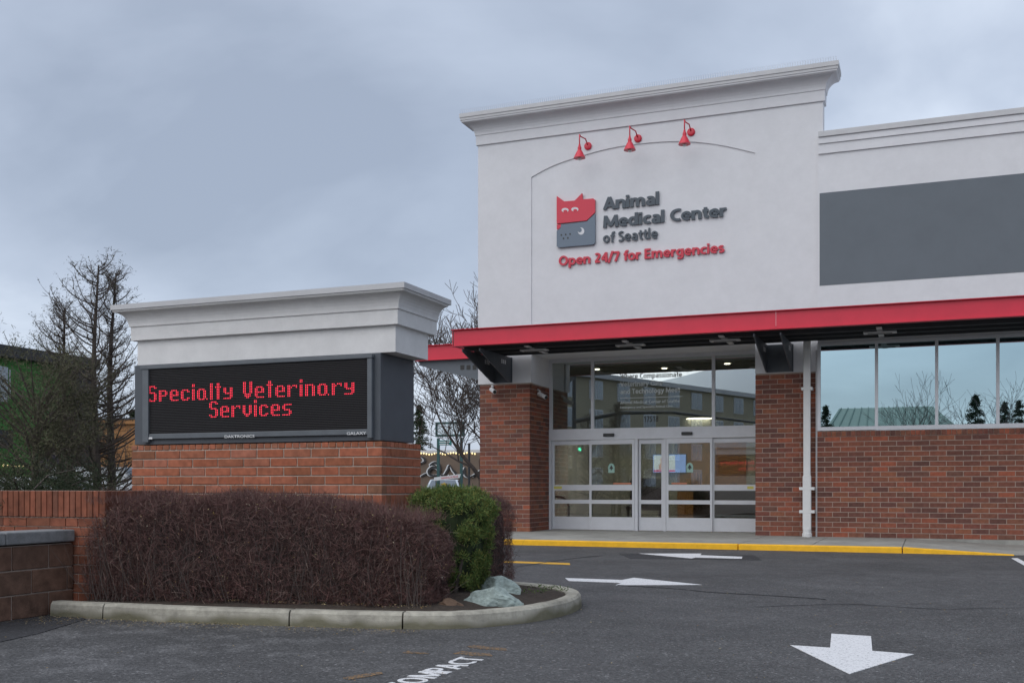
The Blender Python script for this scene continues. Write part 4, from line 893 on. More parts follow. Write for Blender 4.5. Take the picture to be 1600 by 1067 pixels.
def barberry(name, dims, label, n, shear=0.0, drop=0.0):
    x0, x1, y0, y1, z0, z1 = dims
    t = thing(name, ((x0 + x1) / 2, (y0 + y1) / 2, .1), label, 'hedge', 'bare barberry hedges')
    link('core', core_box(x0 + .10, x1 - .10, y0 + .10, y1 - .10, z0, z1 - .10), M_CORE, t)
    c = rounded(n, x0, x1, y0, y1, z0 - .15, z1, .82, 4); c = c[c[:, 2] > z0 + .005]
    k = len(c); ctr = np.array([(x0 + x1) / 2, (y0 + y1) / 2, (z0 + z1) / 2])
    outw = (c - ctr) / np.array([(x1 - x0) / 2, (y1 - y0) / 2, (z1 - z0) / 2]); outw = np.sign(outw) * np.abs(outw) ** 3
    d = rng.normal(size=(k, 3)) * .75 + outw * .55 + np.array([0, 0, .45]); d /= np.linalg.norm(d, axis=1)[:, None]
    wob = .030 * np.sin(c[:, 0] * 7.3 + c[:, 2] * 4) + .022 * np.sin(c[:, 0] * 17 + c[:, 2] * 13 + 1) + .018 * np.sin(c[:, 2] * 21 + c[:, 0] * 9)
    c = c + outw / (np.linalg.norm(outw, axis=1)[:, None] + .2) * wob[:, None]
    ln = rng.uniform(.03, .13, (k, 1)) * (1 + .9 * (rng.random((k, 1)) < .12)); v, f = ribbons(c - d * ln * .6, c + d * ln * .4, rng.uniform(.0009, .0021, k), .45)
    link('twigs', fastmesh('twigs', v, f), M_BARB, t)
    k2 = n // 45; b = np.stack([rng.uniform(x0 + .1, x1 - .1, k2), rng.uniform(y0 + .02, y1 - .1, k2), np.full(k2, z0 - .02)], 1)
    e = b + np.stack([rng.normal(0, .13, k2), rng.normal(-.03, .09, k2), rng.uniform(.3, .95, k2) * (z1 - z0)], 1)
    v, f = ribbons(b, e, rng.uniform(.0015, .0032, k2), .12); link('stems', fastmesh('stems', v, f), M_BARK2, t)
    k4 = n // 14; s0 = np.stack([rng.uniform(x0 + .1, x1 - .1, k4), rng.uniform(y0 + .05, y1 - .1, k4), z1 - .07 + rng.normal(0, .015, k4)], 1)
    s1 = s0 + np.stack([rng.normal(0, .03, k4), rng.normal(0, .03, k4), rng.gamma(2.0, .022, k4) + .03], 1); v, f = ribbons(s0, s1, np.full(k4, .0011), .15); link('shoots', fastmesh('shoots', v, f), M_BARB, t)
    k3 = n // 110; lc = rounded(k3, x0 - .02, x1 + .02, y0 - .02, y1, z0, z1 + .03, .96); v, f = leaves(lc, rng.uniform(.005, .011, len(lc))); link('leaves', fastmesh('leaves', v, f), M_LEAF, t)
    for ch in t.children:
        me = ch.data; a = np.empty(len(me.vertices) * 3, np.float32); me.vertices.foreach_get('co', a); a = a.reshape(-1, 3); q = a[:, 0] - (x0 + x1) / 2; a[:, 1] += shear * q; a[:, 2] -= drop * np.clip(q - .3, 0, 9) * np.clip(a[:, 2], 0, 1); me.vertices.foreach_set('co', a.ravel()); me.update()
    return t
barberry('barberry_hedge', (-6.97, -3.74, 7.42, 8.10, .12, 1.045), 'long clipped hedge of bare purple brown twigs below the brick sign', 105000, .15, .12)
barberry('barberry_bush', (-4.42, -3.86, 9.15, 10.05, .14, 1.03), 'bare purple brown bush peeping out behind the green hedge', 13000)
yx0, yx1, yy0, yy1 = -4.36, -3.60, 8.30, 9.02
yw = thing('yew_hedge', (-4.0, 8.65, .1), 'clipped green yew shrub between the sign and the pale boulders', 'hedge')
def taper(a):                              # narrower towards the ground
    q = np.clip((a[:, 2] - .1) / .95, 0, 1) ** .7; a[:, 0] = -4.05 + (a[:, 0] + 4.05) * (.62 + .38 * q); a[:, 1] = 8.7 + (a[:, 1] - 8.7) * (.7 + .3 * q); return a
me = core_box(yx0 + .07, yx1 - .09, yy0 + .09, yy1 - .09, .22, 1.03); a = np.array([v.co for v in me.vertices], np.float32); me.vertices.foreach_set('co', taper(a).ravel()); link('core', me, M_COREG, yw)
seeds = rounded(430, yx0 + .03, yx1 - .03, yy0 + .03, yy1 - .03, .10, 1.075, .90, 5); seeds = seeds[seeds[:, 2] > .2]
c = np.repeat(seeds, 110, 0); off_ = rng.normal(size=c.shape); off_ /= np.linalg.norm(off_, axis=1)[:, None]; ctr = np.array([-4.0, 8.66, .55])
c = c + off_ * rng.uniform(.01, .062, (len(c), 1)); c = taper(c)
d = off_ * .8 + rng.normal(size=c.shape) * .5 + np.array([0, -.2, .5]); d /= np.linalg.norm(d, axis=1)[:, None]; v, f = ribbons(c, c + d * rng.uniform(.016, .034, (len(c), 1)), rng.uniform(.0026, .0046, len(c)), .2)
link('foliage', fastmesh('foliage', v, f), M_YEW, yw)
b = MB()
for k in range(5): x = -4.0 + random.uniform(-.15, .15); y = 8.55 + random.uniform(-.15, .1); b.tube([(x, y, .1), (x + random.uniform(-.1, .1), y, .5)], [.022, .012], 6)
build('stem', b, M_BARK, yw)

def boulder(name, c, r, m, label, seed, group=None):
    rg = random.Random(seed); bm = bmesh.new(); bmesh.ops.create_icosphere(bm, subdivisions=4, radius=1)
    planes = [(Vector((rg.uniform(-1, 1), rg.uniform(-1, 1), rg.uniform(-.2, .9))).normalized(), rg.uniform(.55, .86)) for _ in range(22)]
    from mathutils import noise as ns
    for v in bm.verts:
        for nn, dd in planes:
            q = v.co.dot(nn)
            if q > dd: v.co -= nn * (q - dd) * .97
        n0 = v.co.copy(); v.co *= 1 + .14 * ns.noise(n0 * 1.7 + Vector((seed, 0, 0))) + .07 * ns.noise(n0 * 5 + Vector((0, seed, 0))) + .03 * ns.noise(n0 * 13)
        v.co = Vector((c[0] + v.co.x * r[0], c[1] + v.co.y * r[1], c[2] + v.co.z * r[2]))
    me = bpy.data.meshes.new(name); bm.to_mesh(me); bm.free(); return tag(link(name, me, m), label, 'rock', group)
boulder('boulder', (-3.42, 8.25, .165), (.285, .21, .125), M_ROCK, 'pale green boulder in front, resting by the kerb', 3, 'boulders in the planter')
boulder('boulder', (-3.66, 8.92, .185), (.27, .19, .15), M_ROCK, 'pale green boulder lying behind the front boulder', 11, 'boulders in the planter')
boulder('small_rock', (-3.66, 7.93, .14), (.13, .08, .055), M_ROCKB, 'small reddish brown rock left of the front boulder', 5, 'boulders in the planter')
# weeds, fallen leaves
k = 130; c = np.stack([rng.uniform(-3.6, -3.1, k), rng.uniform(8.9, 9.6, k), np.full(k, .155)], 1); c = c[(np.hypot(c[:, 0] + 3.45, (c[:, 1] - 9.3) * .8) < .36)]
v, f = ribbons(c, c + np.stack([rng.normal(0, .02, len(c)), rng.normal(0, .02, len(c)), rng.uniform(.008, .03, len(c))], 1), np.full(len(c), .004), .2); tag(link('weeds', fastmesh('weeds', v, f), M_WEED), 'low green weeds on the bare soil of the island', 'weeds', kind='stuff')
k = 1700; xs_ = rng.uniform(-8.2, -3.6, k); c = np.stack([xs_, 6.95 + .12 * (xs_ + 6.5).clip(0) - np.abs(rng.normal(0, .22, k)) * (1.2 - .12 * (xs_ + 8)), np.full(k, .010)], 1); c = c[(c[:, 0] > -7.0)]
k = 700; c2 = np.stack([rng.uniform(-6.9, 1.5, k), rng.uniform(3, 13, k), np.full(k, .009)], 1); c2 = c2[~((c2[:, 0] < -2.9) & (c2[:, 1] > 6.9))]
k = 500; c3 = np.stack([rng.uniform(-6.2, -3.7, k), rng.uniform(7.32, 7.6, k), np.full(k, .155)], 1); c3[:, 1] += .05 * (c3[:, 0] + 6.2)
c = np.concatenate([c, c2, c3]); v, f = leaves(c, rng.uniform(.006, .014, len(c))); v[:, 2] = np.repeat(c[:, 2], 4) + (v[:, 2] - np.repeat(c[:, 2], 4)) * .2 + .003
tag(link('fallen_leaves', fastmesh('fallen_leaves', v, f), M_LEAF), 'small dry leaves and bits scattered along the kerb', 'leaves', kind='stuff')

# trees
def branchy(mb, twig, p, d, ln, r, depth, spread=.55, up=.12, rg=random, kids=(3, 5), seg=4, rmin=.009):
    pts = [p.copy()]; rad = [r]; q = p.copy(); dd = d.copy()
    for i in range(seg):
        dd = (dd + Vector((rg.gauss(0, .12), rg.gauss(0, .12), rg.gauss(0, .08) + up * .4))).normalized(); q = q + dd * ln / seg; pts.append(q.copy()); rad.append(r * (1 - .62 * (i + 1) / seg))
    mb.tube(pts, [max(q_, rmin) for q_ in rad], 5 if depth > 1 else 3, False)
    if depth == 0: return
    for k in range(rg.randint(*kids)):
        i = rg.randint(1, seg); a = Vector((rg.gauss(0, 1), rg.gauss(0, 1), rg.gauss(0, .6))).normalized()
        nd = (dd * (1 - spread) + a * spread + Vector((0, 0, up))).normalized(); branchy(mb, twig, pts[i], nd, ln * rg.uniform(.5, .78), rad[i] * .62, depth - 1, spread, up, rg, kids, max(3, seg - 1) if depth > 1 else 2)
    if depth > 0: branchy(mb, twig, pts[-1], dd, ln * .7, rad[-1], depth - 1, spread, up, rg, kids, seg)
def bare_tree(name, x, y, h, label, seed, depth=5, group=None, z0=0, r=.09, trunk=.3):
    rg = random.Random(seed); t = thing(name, (x, y, z0), label, 'tree', group)
    tk = MB().tube([(x, y, z0 - .05), (x + .03, y, z0 + h * trunk * .5), (x, y + .02, z0 + h * trunk)], [r * 1.25, r * 1.05, r], 8); build('trunk', tk, M_BARK, t)
    cr_ = MB()
    for k in range(5): branchy(cr_, None, Vector((x, y, z0 + h * trunk * (.8 + .05 * k))), Vector((rg.gauss(0, .5), rg.gauss(0, .5), 1.1)).normalized(), h * .30, r * .62, depth - 1, .5, .12, rg, (2, 4))
    build('crown', cr_, M_BARK2, t)
    return t
def conifer_dead(name, px, t_, ytop, label, seed, lean=0.0, width=1.0, lo=.12):
    rg = random.Random(seed); x, y = WP(px, t_); h = ZT(ytop, t_); t = thing(name, (x, y, 0), label, 'tree', 'half bare conifers behind the garden wall')
    tr = [Vector((x + lean * q + .04 * math.sin(q * 7), y, h * q)) for q in [i / 12 for i in range(13)]]
    build('trunk', MB().tube(tr, [.075 * (1 - .93 * i / 12) + .004 for i in range(13)], 7), M_BARK, t)
    mb = MB(); tw0, tw1 = [], []
    nb = 86
    for i in range(nb):
        q = lo + (1 - lo) * (i / nb) ** .95; p = Vector((x + lean * q + .04 * math.sin(q * 7), y, h * q)); a = rg.uniform(0, 6.283)
        ln = width * (1.25 * (1 - q) ** .75 + .16) * rg.uniform(.55, 1.1); pts = [p]; dd = Vector((math.cos(a), math.sin(a), rg.uniform(-.15, .35)))
        for k in range(6): dd = (dd + Vector((rg.gauss(0, .10), rg.gauss(0, .10), .10 + .16 * q))).normalized(); pts.append(pts[-1] + dd * ln / 6)
        mb.tube(pts, [.017 * (1 - q * .6) * (1 - .85 * k / 6) + .002 for k in range(7)], 4, False)
        for k in range(1, 7):
            for _ in range(3):
                o_ = pts[k] + (pts[k - 1] - pts[k]) * rg.random(); e_ = Vector((rg.gauss(0, 1), rg.gauss(0, 1), rg.gauss(.25, .6))).normalized(); l_ = rg.uniform(.08, .30) * (1.1 - .5 * q)
                tip = o_ + (e_ * .75 + dd * .5) * l_; tw0.append(o_); tw1.append(tip)
                for _ in range(2): s_ = o_ + (tip - o_) * rg.uniform(.3, .9); tw0.append(s_); tw1.append(s_ + Vector((rg.gauss(0, 1), rg.gauss(0, 1), rg.gauss(.2, .7))).normalized() * l_ * .45)
    build('limbs', mb, M_BARK, t)
    a0, a1 = np.array(tw0), np.array(tw1); v, f = ribbons(a0, a1, np.full(len(a0), .0030), .25); link('crown', fastmesh('crown', v, f), M_BARK2, t)
    sel = rng.random(len(a1)) < .4; c_ = a1[sel]; v, f = leaves(c_ + rng.normal(0, .02, c_.shape), rng.uniform(.008, .018, len(c_))); link('needles', fastmesh('needles', v, f), M_OLIVE, t)
conifer_dead('bare_conifer', 147, 14.0, 415, 'tallest half bare conifer rising behind the garden wall left of the sign', 3, .05, 1.35)
conifer_dead('bare_conifer', 168, 14.4, 428, 'slimmer half bare conifer close against the left side of the sign', 8, .12, .78)
conifer_dead('bare_conifer', 112, 14.8, 480, 'shorter half bare conifer on the left of the tall one', 21, -.15, 1.1)
def bushy(name, px, t_, ytop, rx, label, seed, m, n, group, zlo=.3, sz=(.03, .06), stemm=M_BARK):
    rg = random.Random(seed); x, y = WP(px, t_); h = ZT(ytop, t_); t = thing(name, (x, y, 0), label, 'tree', group)
    mb = MB(); mb.tube([(x, y, -.05), (x, y, h * .6)], [.08, .03], 7); build('trunk', mb, stemm, t)
    mb = MB(); tips = []
    for i in range(70):
        z = h * rg.uniform(zlo * .4, .85); a = rg.uniform(0, 6.283); fr_ = math.sqrt(max(.05, 1 - ((z / h - .35) / .68) ** 2)); l_ = rx * fr_ * rg.uniform(.7, 1.05)
        p = Vector((x, y, z * .8)); e_ = Vector((x + math.cos(a) * l_, y + math.sin(a) * l_, z + h * rg.uniform(.02, .14))); m_1 = (p + e_) / 2 + Vector((0, 0, rg.uniform(-.05, .12))); mb.tube([p, m_1, e_], [.014, .009, .003], 4, False)
        for k in range(9): q = rg.uniform(.35, 1); s_ = p.lerp(e_, q); tips.append(s_ + Vector((rg.gauss(0, .12), rg.gauss(0, .12), rg.gauss(.05, .11))) * rx)
    build('limbs', mb, M_BARK2, t)
    tips = np.array(tips); c_ = tips[rng.integers(0, len(tips), n)] + rng.normal(0, .065 * rx, (n, 3)); c_ = c_[c_[:, 2] > .1]
    d_ = rng.normal(size=c_.shape) + np.array([0, 0, .5]); d_ /= np.linalg.norm(d_, axis=1)[:, None]; v, f = ribbons(c_, c_ + d_ * rng.uniform(*sz, (len(c_), 1)), rng.uniform(.002, .0045, len(c_)), .3); link('crown', fastmesh('crown', v, f), m, t)
bushy('olive_evergreen', 55, 13.0, 512, .95, 'loose olive evergreen at the left edge in front of the green building', 4, M_OLIVE, 30000, 'evergreens behind the garden wall', .3)
bushy('dark_evergreen', 30, 10.6, 718, .95, 'low dark evergreen shrub just above the garden wall', 14, M_FIR, 26000, 'evergreens behind the garden wall', .5)
bushy('spreading_evergreen', 96, 15.8, 560, 1.0, 'wide twiggy evergreen between the bare conifers and green wall', 24, M_OLIVE, 16000, 'evergreens behind the garden wall', .3)
def fir(name, px, t_, ytop, label, seed, group, width=.27, pos=None, h=None):
    rg = random.Random(seed); x, y = pos or WP(px, t_); h = h or ZT(ytop, t_); t = thing(name, (x, y, 0), label, 'tree', group)
    build('trunk', MB().tube([(x, y, -.05), (x, y, h * .97)], [h * .018, .02], 7), M_BARK, t); cc = []
    for i in range(260):
        q = rg.uniform(.08, 1); a = rg.uniform(0, 6.283); l_ = h * width * (1 - q) ** .8 * rg.uniform(.7, 1.1) + .1
        for k in range(26): s_ = rg.uniform(.15, 1); cc.append((x + math.cos(a) * l_ * s_ + rg.gauss(0, .01 * h), y + math.sin(a) * l_ * s_ + rg.gauss(0, .01 * h), h * q - l_ * s_ * .25 + rg.gauss(0, .008 * h)))
    cc = np.array(cc); v, f = leaves(cc, rng.uniform(.007, .015, len(cc)) * h); link('crown', fastmesh('crown', v, f), M_FIR, t)
fir('fir_tree', 655, 85, 632, 'dark fir tree half hidden behind the right side of the sign', 2, 'far firs')
fir('fir_tree', 208, 80, 640, 'distant fir peeping out just left of the sign', 6, 'far firs', .25)
tx, ty = WP(753, 40); bare_tree('bare_street_tree', tx, ty, 8.6, 'leafless street tree behind the left brick pillar of the clinic', 5, 6, None, 0, .15, .2)

# ================================================================== FAR BUILDINGS, SIGNS AND CARS
M_GREEN = mat('mural_green', (.045, .21, .035), .8, .18, .8, var2=.1, v2scale=5); M_ORANGE = mat('tan_stucco', (.32, .155, .060), .9, .08, 1); M_BROWN = mat('brown_stucco', (.145, .108, .082), .9, .1, 1)
M_PURP = mat('mural_purple', (.05, .030, .075), .8, .3, 2); M_MYEL = mat('mural_yellow', (.45, .27, .03), .8, .3, 3); M_ROOFD = mat('dark_roof', (.045, .045, .05), .8, .1, 1); M_TEAL = mat('teal_metal', (.02, .075, .075), .5); M_BULBS = mat('string_bulb', (.8, .7, .4), .4, emit=(1, .78, .35), estr=.7)
gx, gy = WP(133, 45); gz = ZT(566, 45)
gb = thing('green_building', (gx - 4, gy - 6, 0), 'bright green mural building behind the bare conifers at far left', 'building')
mb = MB(); mb.box(gx - 10, gx, gy - 14, gy, -.05, gz - .3); build('wall', mb, M_GREEN, gb)
box('roof', M_ROOFD, gb, gx - 10.1, gx + .45, gy - 14.2, gy + .4, gz - .299, gz + .15); box('corner_pillar', M_ROOFD, gb, gx + .002, gx + .3, gy - .8, gy + .1, -.05, gz - .3)
def onwall(px, py):                      # the wall looks towards +X
    a, b_ = dirp(px); t = gx / a; return (t * b_, ZT(py, t))
def mural(name, pts, m, d): build(name, MB().prism([onwall(*p) for p in pts], lambda a, b, q: (q, a, b), gx + d, gx + d + .02), m, gb)
mural('mural_shape', [(48, 735), (62, 712), (70, 694), (82, 690), (95, 700), (112, 688), (128, 692), (131, 738), (90, 740)], M_PURP, .001)
mural('mural_shape', [(80, 664), (86, 655), (98, 652), (107, 662), (109, 685), (103, 692), (96, 680), (98, 665), (90, 662), (84, 670)], M_MYEL, .022)
mural('mural_shape', [(84, 694), (92, 698), (100, 690), (98, 706), (90, 708)], M_MYEL, .022); mural('mural_shape', [(93, 650), (97, 646), (103, 655), (98, 656)], mat('mural_lime', (.2, .5, .04), .8), .022)
mural('window_opening', [(-60, 560), (12, 574), (12, 628), (-60, 625)], M_CARG, .002); mural('window_frame', [(14, 577), (16, 577.5), (16, 622), (14, 622)], M_TRIM, .002)
mural('shop_front', [(-60, 668), (20, 672), (20, 700), (-60, 700)], M_BLACK, .002)
for k in range(10):
    yv, zv = onwall(2 + k * 6.2, 727 + .35 * k); build('string_bulb', MB().lathe([(.01, -.05), (.05, 0), (.01, .05)], (gx + .12, yv, zv), 6), M_BULBS, gb)
ox0, oy0 = WP(150, 62); ox1, oy1 = WP(300, 60); oz = ZT(664, 62)
ob = thing('tan_building', (ox0 + 4, oy0 + 3, 0), 'low orange tan building seen between the conifers and the sign', 'building')
box('wall', M_ORANGE, ob, ox0 - 2, ox1, oy0, oy0 + 8, -.05, oz); box('cornice', M_ORANGE, ob, ox0 - 2.2, ox1 + .2, oy0 - .2, oy0 + 8.2, oz + .001, oz + .25); box('roof_edge', M_ROOFD, ob, ox0 - 2.25, ox1 + .25, oy0 - .25, oy0 + 8.25, oz + .251, oz + .36)
box('belt_course', M_ORANGE, ob, ox0 - 2.05, ox1 + .05, oy0 - .06, oy0 - .001, oz - 1.55, oz - 1.35)
YBR = WP(700, 74)[1]; bzt = AZ(700, 707.5, YBR)
br = thing('brown_building', (AX(700, YBR), YBR + 3, 0), 'brown building with white outlined script lettering in the gap beside the sign', 'building')
bx0, bx1 = AX(600, YBR), AX(830, YBR)
box('wall', M_BROWN, br, bx0, bx1, YBR, YBR + 9, -.05, bzt); box('roof_edge', M_TRIM, br, bx0, bx1, YBR + .3, YBR + 9, bzt + .001, bzt + .22)
M_SCRW = mat('script_white', (.62, .64, .66), .7); M_SCRB = mat('script_black', (.02, .02, .022), .6)
def script(pts, wd):
    q = smooth_path(pts, 6); q3 = [(AX(a, YBR), AZ(a, b, YBR)) for a, b in q]
    for m, ww, yo, dx in ((M_SCRW, 1.0, .05, -.06), (M_SCRB, .74, .10, .03)):
        mb = MB(); n_ = len(q3)
        for i in range(n_):
            a = Vector(q3[max(i - 1, 0)]); b_ = Vector(q3[min(i + 1, n_ - 1)]); tt = (b_ - a).normalized(); nn = Vector((-tt.y, tt.x)); hw = wd * ww * .5 * (.35 + .65 * abs(math.sin(2.2 * math.pi * i / n_ + .4)))
            for s_ in (-1, 1):
                for yv in (yo + i * .0022, yo - .03 + i * .0022): mb.v.append((q3[i][0] + dx + nn.x * hw * s_, YBR - yv, q3[i][1] + nn.y * hw * s_))
        for i in range(n_ - 1):
            p = i * 4; r = p + 4
            mb.f += [(p, p + 2, r + 2, r), (p + 1, r + 1, r + 3, p + 3), (p, r, r + 1, p + 1), (p + 2, p + 3, r + 3, r + 2)]
        build('script_letter', mb, m, br)
script([(630, 722), (648, 712), (662, 715), (664, 721), (656, 724)], .24); script([(658, 744), (670, 738), (676, 730), (676, 724)], .16)
script([(672, 727), (680, 723), (687, 727), (688, 737), (684, 742), (674, 742), (671, 736), (677, 730), (685, 732), (688, 740), (694, 743)], .26)
script([(694, 743), (700, 734), (703, 727), (708, 734), (713, 740), (710, 745), (702, 743)], .22); script([(713, 744), (722, 742), (727, 730), (727, 740), (733, 745), (744, 741)], .20)
script([(740, 745), (760, 730), (762, 742), (775, 735)], .2)
for k in range(22):
    px = 655 + k * 4.2; build('string_bulb', MB().lathe([(.02, -.07), (.07, 0), (.02, .07)], (AX(px, YBR), YBR - .13, bzt - .05 + .05 * math.sin(k * 1.1)), 6), M_BULBS, br)
# teal pylon sign frame
YP = WP(703, 46)[1]; ax_ = lambda p: AX(p, YP); az_ = lambda p, q: AZ(p, q, YP)
ps = thing('pylon_sign', (ax_(703), YP, 0), 'empty teal framed pylon sign with small teal nameplate on posts', 'sign')
for a in (682.5, 718.5): box('post', M_TEAL, ps, ax_(a), ax_(a + 3.4), YP, YP + .1, -.05, az_(700, 684))
fr_ = MB(); x0_, x1_ = ax_(680.5), ax_(724.5); zt_, zb_ = az_(700, 659), az_(700, 682)
fr_.box(x0_, x1_, YP - .02, YP + .12, zt_ - .09, zt_); fr_.box(x0_, x1_, YP - .02, YP + .12, zb_, zb_ + .10); fr_.box(x0_, x0_ + .05, YP - .02, YP + .12, zb_ + .101, zt_ - .091); fr_.box(x1_ - .12, x1_, YP - .02, YP + .12, zb_ + .101, zt_ - .091)
build('frame', fr_, M_TEAL, ps); box('clear_panel', M_CLEAR, ps, x0_ + .05, x1_ - .12, YP + .04, YP + .05, zb_ + .101, zt_ - .091)
npl = box('nameplate', mat('teal_plate', (.01, .16, .16), .5), ps, ax_(686), ax_(706), YP - .03, YP - .005, az_(700, 695.5), az_(700, 687.5))
for k, (a, b_) in enumerate(((687, 703.5), (687, 702))):
    z_ = az_(700, 691 + 3.4 * k); box('plate_line', M_SCRW, npl, ax_(a), ax_(b_), YP - .034, YP - .0305, z_, z_ + .045)
YQ = WP(700, 45)[1]
bnr = thing('parking_banner', (AX(700, YQ), YQ, 0), 'white arrow banner with red PARKING IN REAR lettering above the car', 'sign')
zq = AZ(678, 750, YQ); xq = AX(678, YQ); sl_ = (AZ(720, 745, YQ) - zq) / (AX(720, YQ) - xq)
p = [(xq, zq - .03), (AX(718, YQ), zq - .03 + sl_ * (AX(718, YQ) - xq)), (AX(720, YQ), zq + .13 + sl_ * (AX(720, YQ) - xq)), (xq, zq + .12)]
build('board', MB().prism(p, front, YQ, YQ + .02), M_SCRW, bnr); xt_ = AX(689, YQ)
lettering('PARKING IN REAR', lambda a, b, d: (xt_ + a, YQ - .003 - d, zq + .0 + sl_ * (xt_ - xq + a) + b), AX(716, YQ) - xt_, .09, M_LETR, bnr, bold=.01, joined=True)
for a in (680, 717): box('post', M_DARK, bnr, AX(a, YQ), AX(a, YQ) + .04, YQ + .021, YQ + .06, -.05, zq + .05 + sl_ * (AX(a, YQ) - xq))
ut = thing('utility_pole', (*WP(733, 43), 0), 'thin dark metal pole among the bare branches by the clinic', 'pole'); xu, yu = WP(733, 43)
build('shaft', MB().tube([(xu, yu, -.05), (xu, yu, ZT(695, 43))], .05, 8), M_DARK, ut); build('cap', MB().lathe([(.06, 0), (.06, .04), (.02, .08)], (xu, yu, ZT(695, 43)), 10), M_DARK, ut)
# cars: side profile lofted across the width with tucked-in greenhouse
def car(name, pos, rz, m, label, tall=1.0, van=False):
    t = thing(name, (pos[0], pos[1], 0), label, 'car', 'cars parked beyond the planting'); ca, sa = math.cos(rz), math.sin(rz)
    tr = lambda x, y, z: (pos[0] + x * ca - y * sa, pos[1] + x * sa + y * ca, z)
    lo = [(-2.2, .35), (-2.25, .62), (-2.15, .86), (-1.1, .98), (1.35, 1.0), (2.1, .95), (2.2, .6), (2.15, .35)]
    if van: up = [(-1.5, .98), (-.85, 1.70 * tall), (1.7, 1.72 * tall), (2.05, 1.0)]
    else: up = [(-1.15, .98), (-.35, 1.42 * tall), (.85, 1.43 * tall), (1.6, 1.0)]
    def loft(poly, stations):
        mb = MB(); k = len(poly)
        for y, sx, dz in stations: mb.v += [tr(x * sx, y, z - dz) for x, z in poly]
        for i in range(len(stations) - 1):
            for j in range(k): q = (j + 1) % k; mb.f.append((i * k + j, i * k + q, (i + 1) * k + q, (i + 1) * k + j))
        mb.f.append(tuple(range(k))); mb.f.append(tuple(range((len(stations) - 1) * k + k - 1, (len(stations) - 1) * k - 1, -1))); return mb
    bevel(build('body', loft(lo, [(-.88, .97, 0), (-.82, .995, 0), (0, 1.0, 0), (.82, .995, 0), (.88, .97, 0)]), m, t), .05, 3)
    gh = MB(); b0, b1 = .80, .62
    vv = [(up[0][0], -b0, up[0][1]), (up[3][0], -b0, up[3][1]), (up[3][0], b0, up[3][1]), (up[0][0], b0, up[0][1]), (up[1][0], -b1, up[1][1]), (up[2][0], -b1, up[2][1]), (up[2][0], b1, up[2][1]), (up[1][0], b1, up[1][1])]
    gh.v = [tr(*q) for q in vv]; gh.f = [(0, 1, 5, 4), (1, 2, 6, 5), (2, 3, 7, 6), (3, 0, 4, 7), (4, 5, 6, 7), (3, 2, 1, 0)]; cabn = bevel(build('cabin', gh, m, t), .05, 3)
    def pane(nm, idx, ins, off):
        q = [Vector(vv[i]) for i in idx]; c_ = sum(q, Vector()) / 4; nn = (q[1] - q[0]).cross(q[3] - q[0]).normalized(); nn = nn if nn.dot(c_ - Vector((.2, 0, 1.1))) > 0 else -nn
        q = [c_ + (a - c_) * ins for a in q]; mb = MB(); mb.v = [tr(*(a + nn * off)) for a in q] + [tr(*(a - nn * .02)) for a in q]; mb.f = [(0, 1, 2, 3), (7, 6, 5, 4)] + [(i, (i + 1) % 4, (i + 1) % 4 + 4, i + 4) for i in range(4)]; return build(nm, mb, M_CARG, cabn)
    pane('windscreen', (3, 0, 4, 7), .88, .012); pane('rear_window', (1, 2, 6, 5), .86, .012); pane('side_window', (0, 1, 5, 4), .82, .012); pane('side_window', (2, 3, 7, 6), .82, .012)
    for x in (-1.35, 1.4):
        for y in (-.80, .80):
            wv = MB().lathe([(.20, -.11), (.31, -.11), (.33, -.08), (.33, .08), (.31, .11), (.20, .11)], (0, 0, 0), 18, 'y'); wv.v = [tr(a + x, b + y, c + .33) for a, b, c in wv.v]; wh = build('wheel', wv, M_BLACK, t)
            hv = MB().lathe([(.02, -.125), (.19, -.12), (.20, -.10), (.20, .10), (.19, .12), (.02, .125)], (0, 0, 0), 12, 'y'); hv.v = [tr(a + x, b + y, c + .33) for a, b, c in hv.v]; build('rim', hv, M_TRIM, wh)
    for y in (-.62, .62):
        for nm, x, mm in (('headlight', -2.24, M_BULB), ('tail_light', 2.2, M_LAMPR)):
            hv = MB().box(-.04, .04, -.18, .18, -.07, .07); hv.v = [tr(a + x, b + y, c + .74) for a, b, c in hv.v]; build(nm, hv, mm, t)
    return t
M_CARW = mat('car_white', (.55, .60, .66), .3); M_CARS = mat('car_silver', (.30, .32, .34), .3, metal=.4)
fwd = math.atan2(C, -S)
tx, ty = WP(694, 49); cr1 = car('parked_car', (tx, ty), fwd, M_CARW, 'pale blue white car with yellow star facing us above the green hedge', 1.03)
# yellow star on the windscreen
ca, sa = math.cos(fwd), math.sin(fwd); stv = []
for k in range(10):
    r_ = .17 if k % 2 == 0 else .075; a = R(90 + 36 * k); yl_, q = r_ * math.cos(a), .5 + r_ * math.sin(a) / .9
    x_, z_ = -1.15 + .8 * q - .035, .98 + (1.42 * 1.03 - .98) * q + .03; stv.append((tx + x_ * ca - (yl_ - .05) * sa, ty + x_ * sa + (yl_ - .05) * ca, z_))
mb = MB(); mb.v = stv + [(a + .01 * ca, b_ + .01 * sa, c - .01) for a, b_, c in stv]; mb.f = [tuple(range(10)), tuple(range(19, 9, -1))] + [(i, (i + 1) % 10, (i + 1) % 10 + 10, i + 10) for i in range(10)]
build('star', mb, M_MYEL, cr1)
tx, ty = WP(178, 30); car('parked_van', (tx, ty), fwd + 1.2, M_CARS, 'silver van partly hidden behind the conifers beside the sign', .98, True)
tx, ty = WP(60, 26); car('parked_car', (tx, ty), fwd + 1.35, M_CARW, 'silvery car roof showing under the olive evergreen at far left', .95)

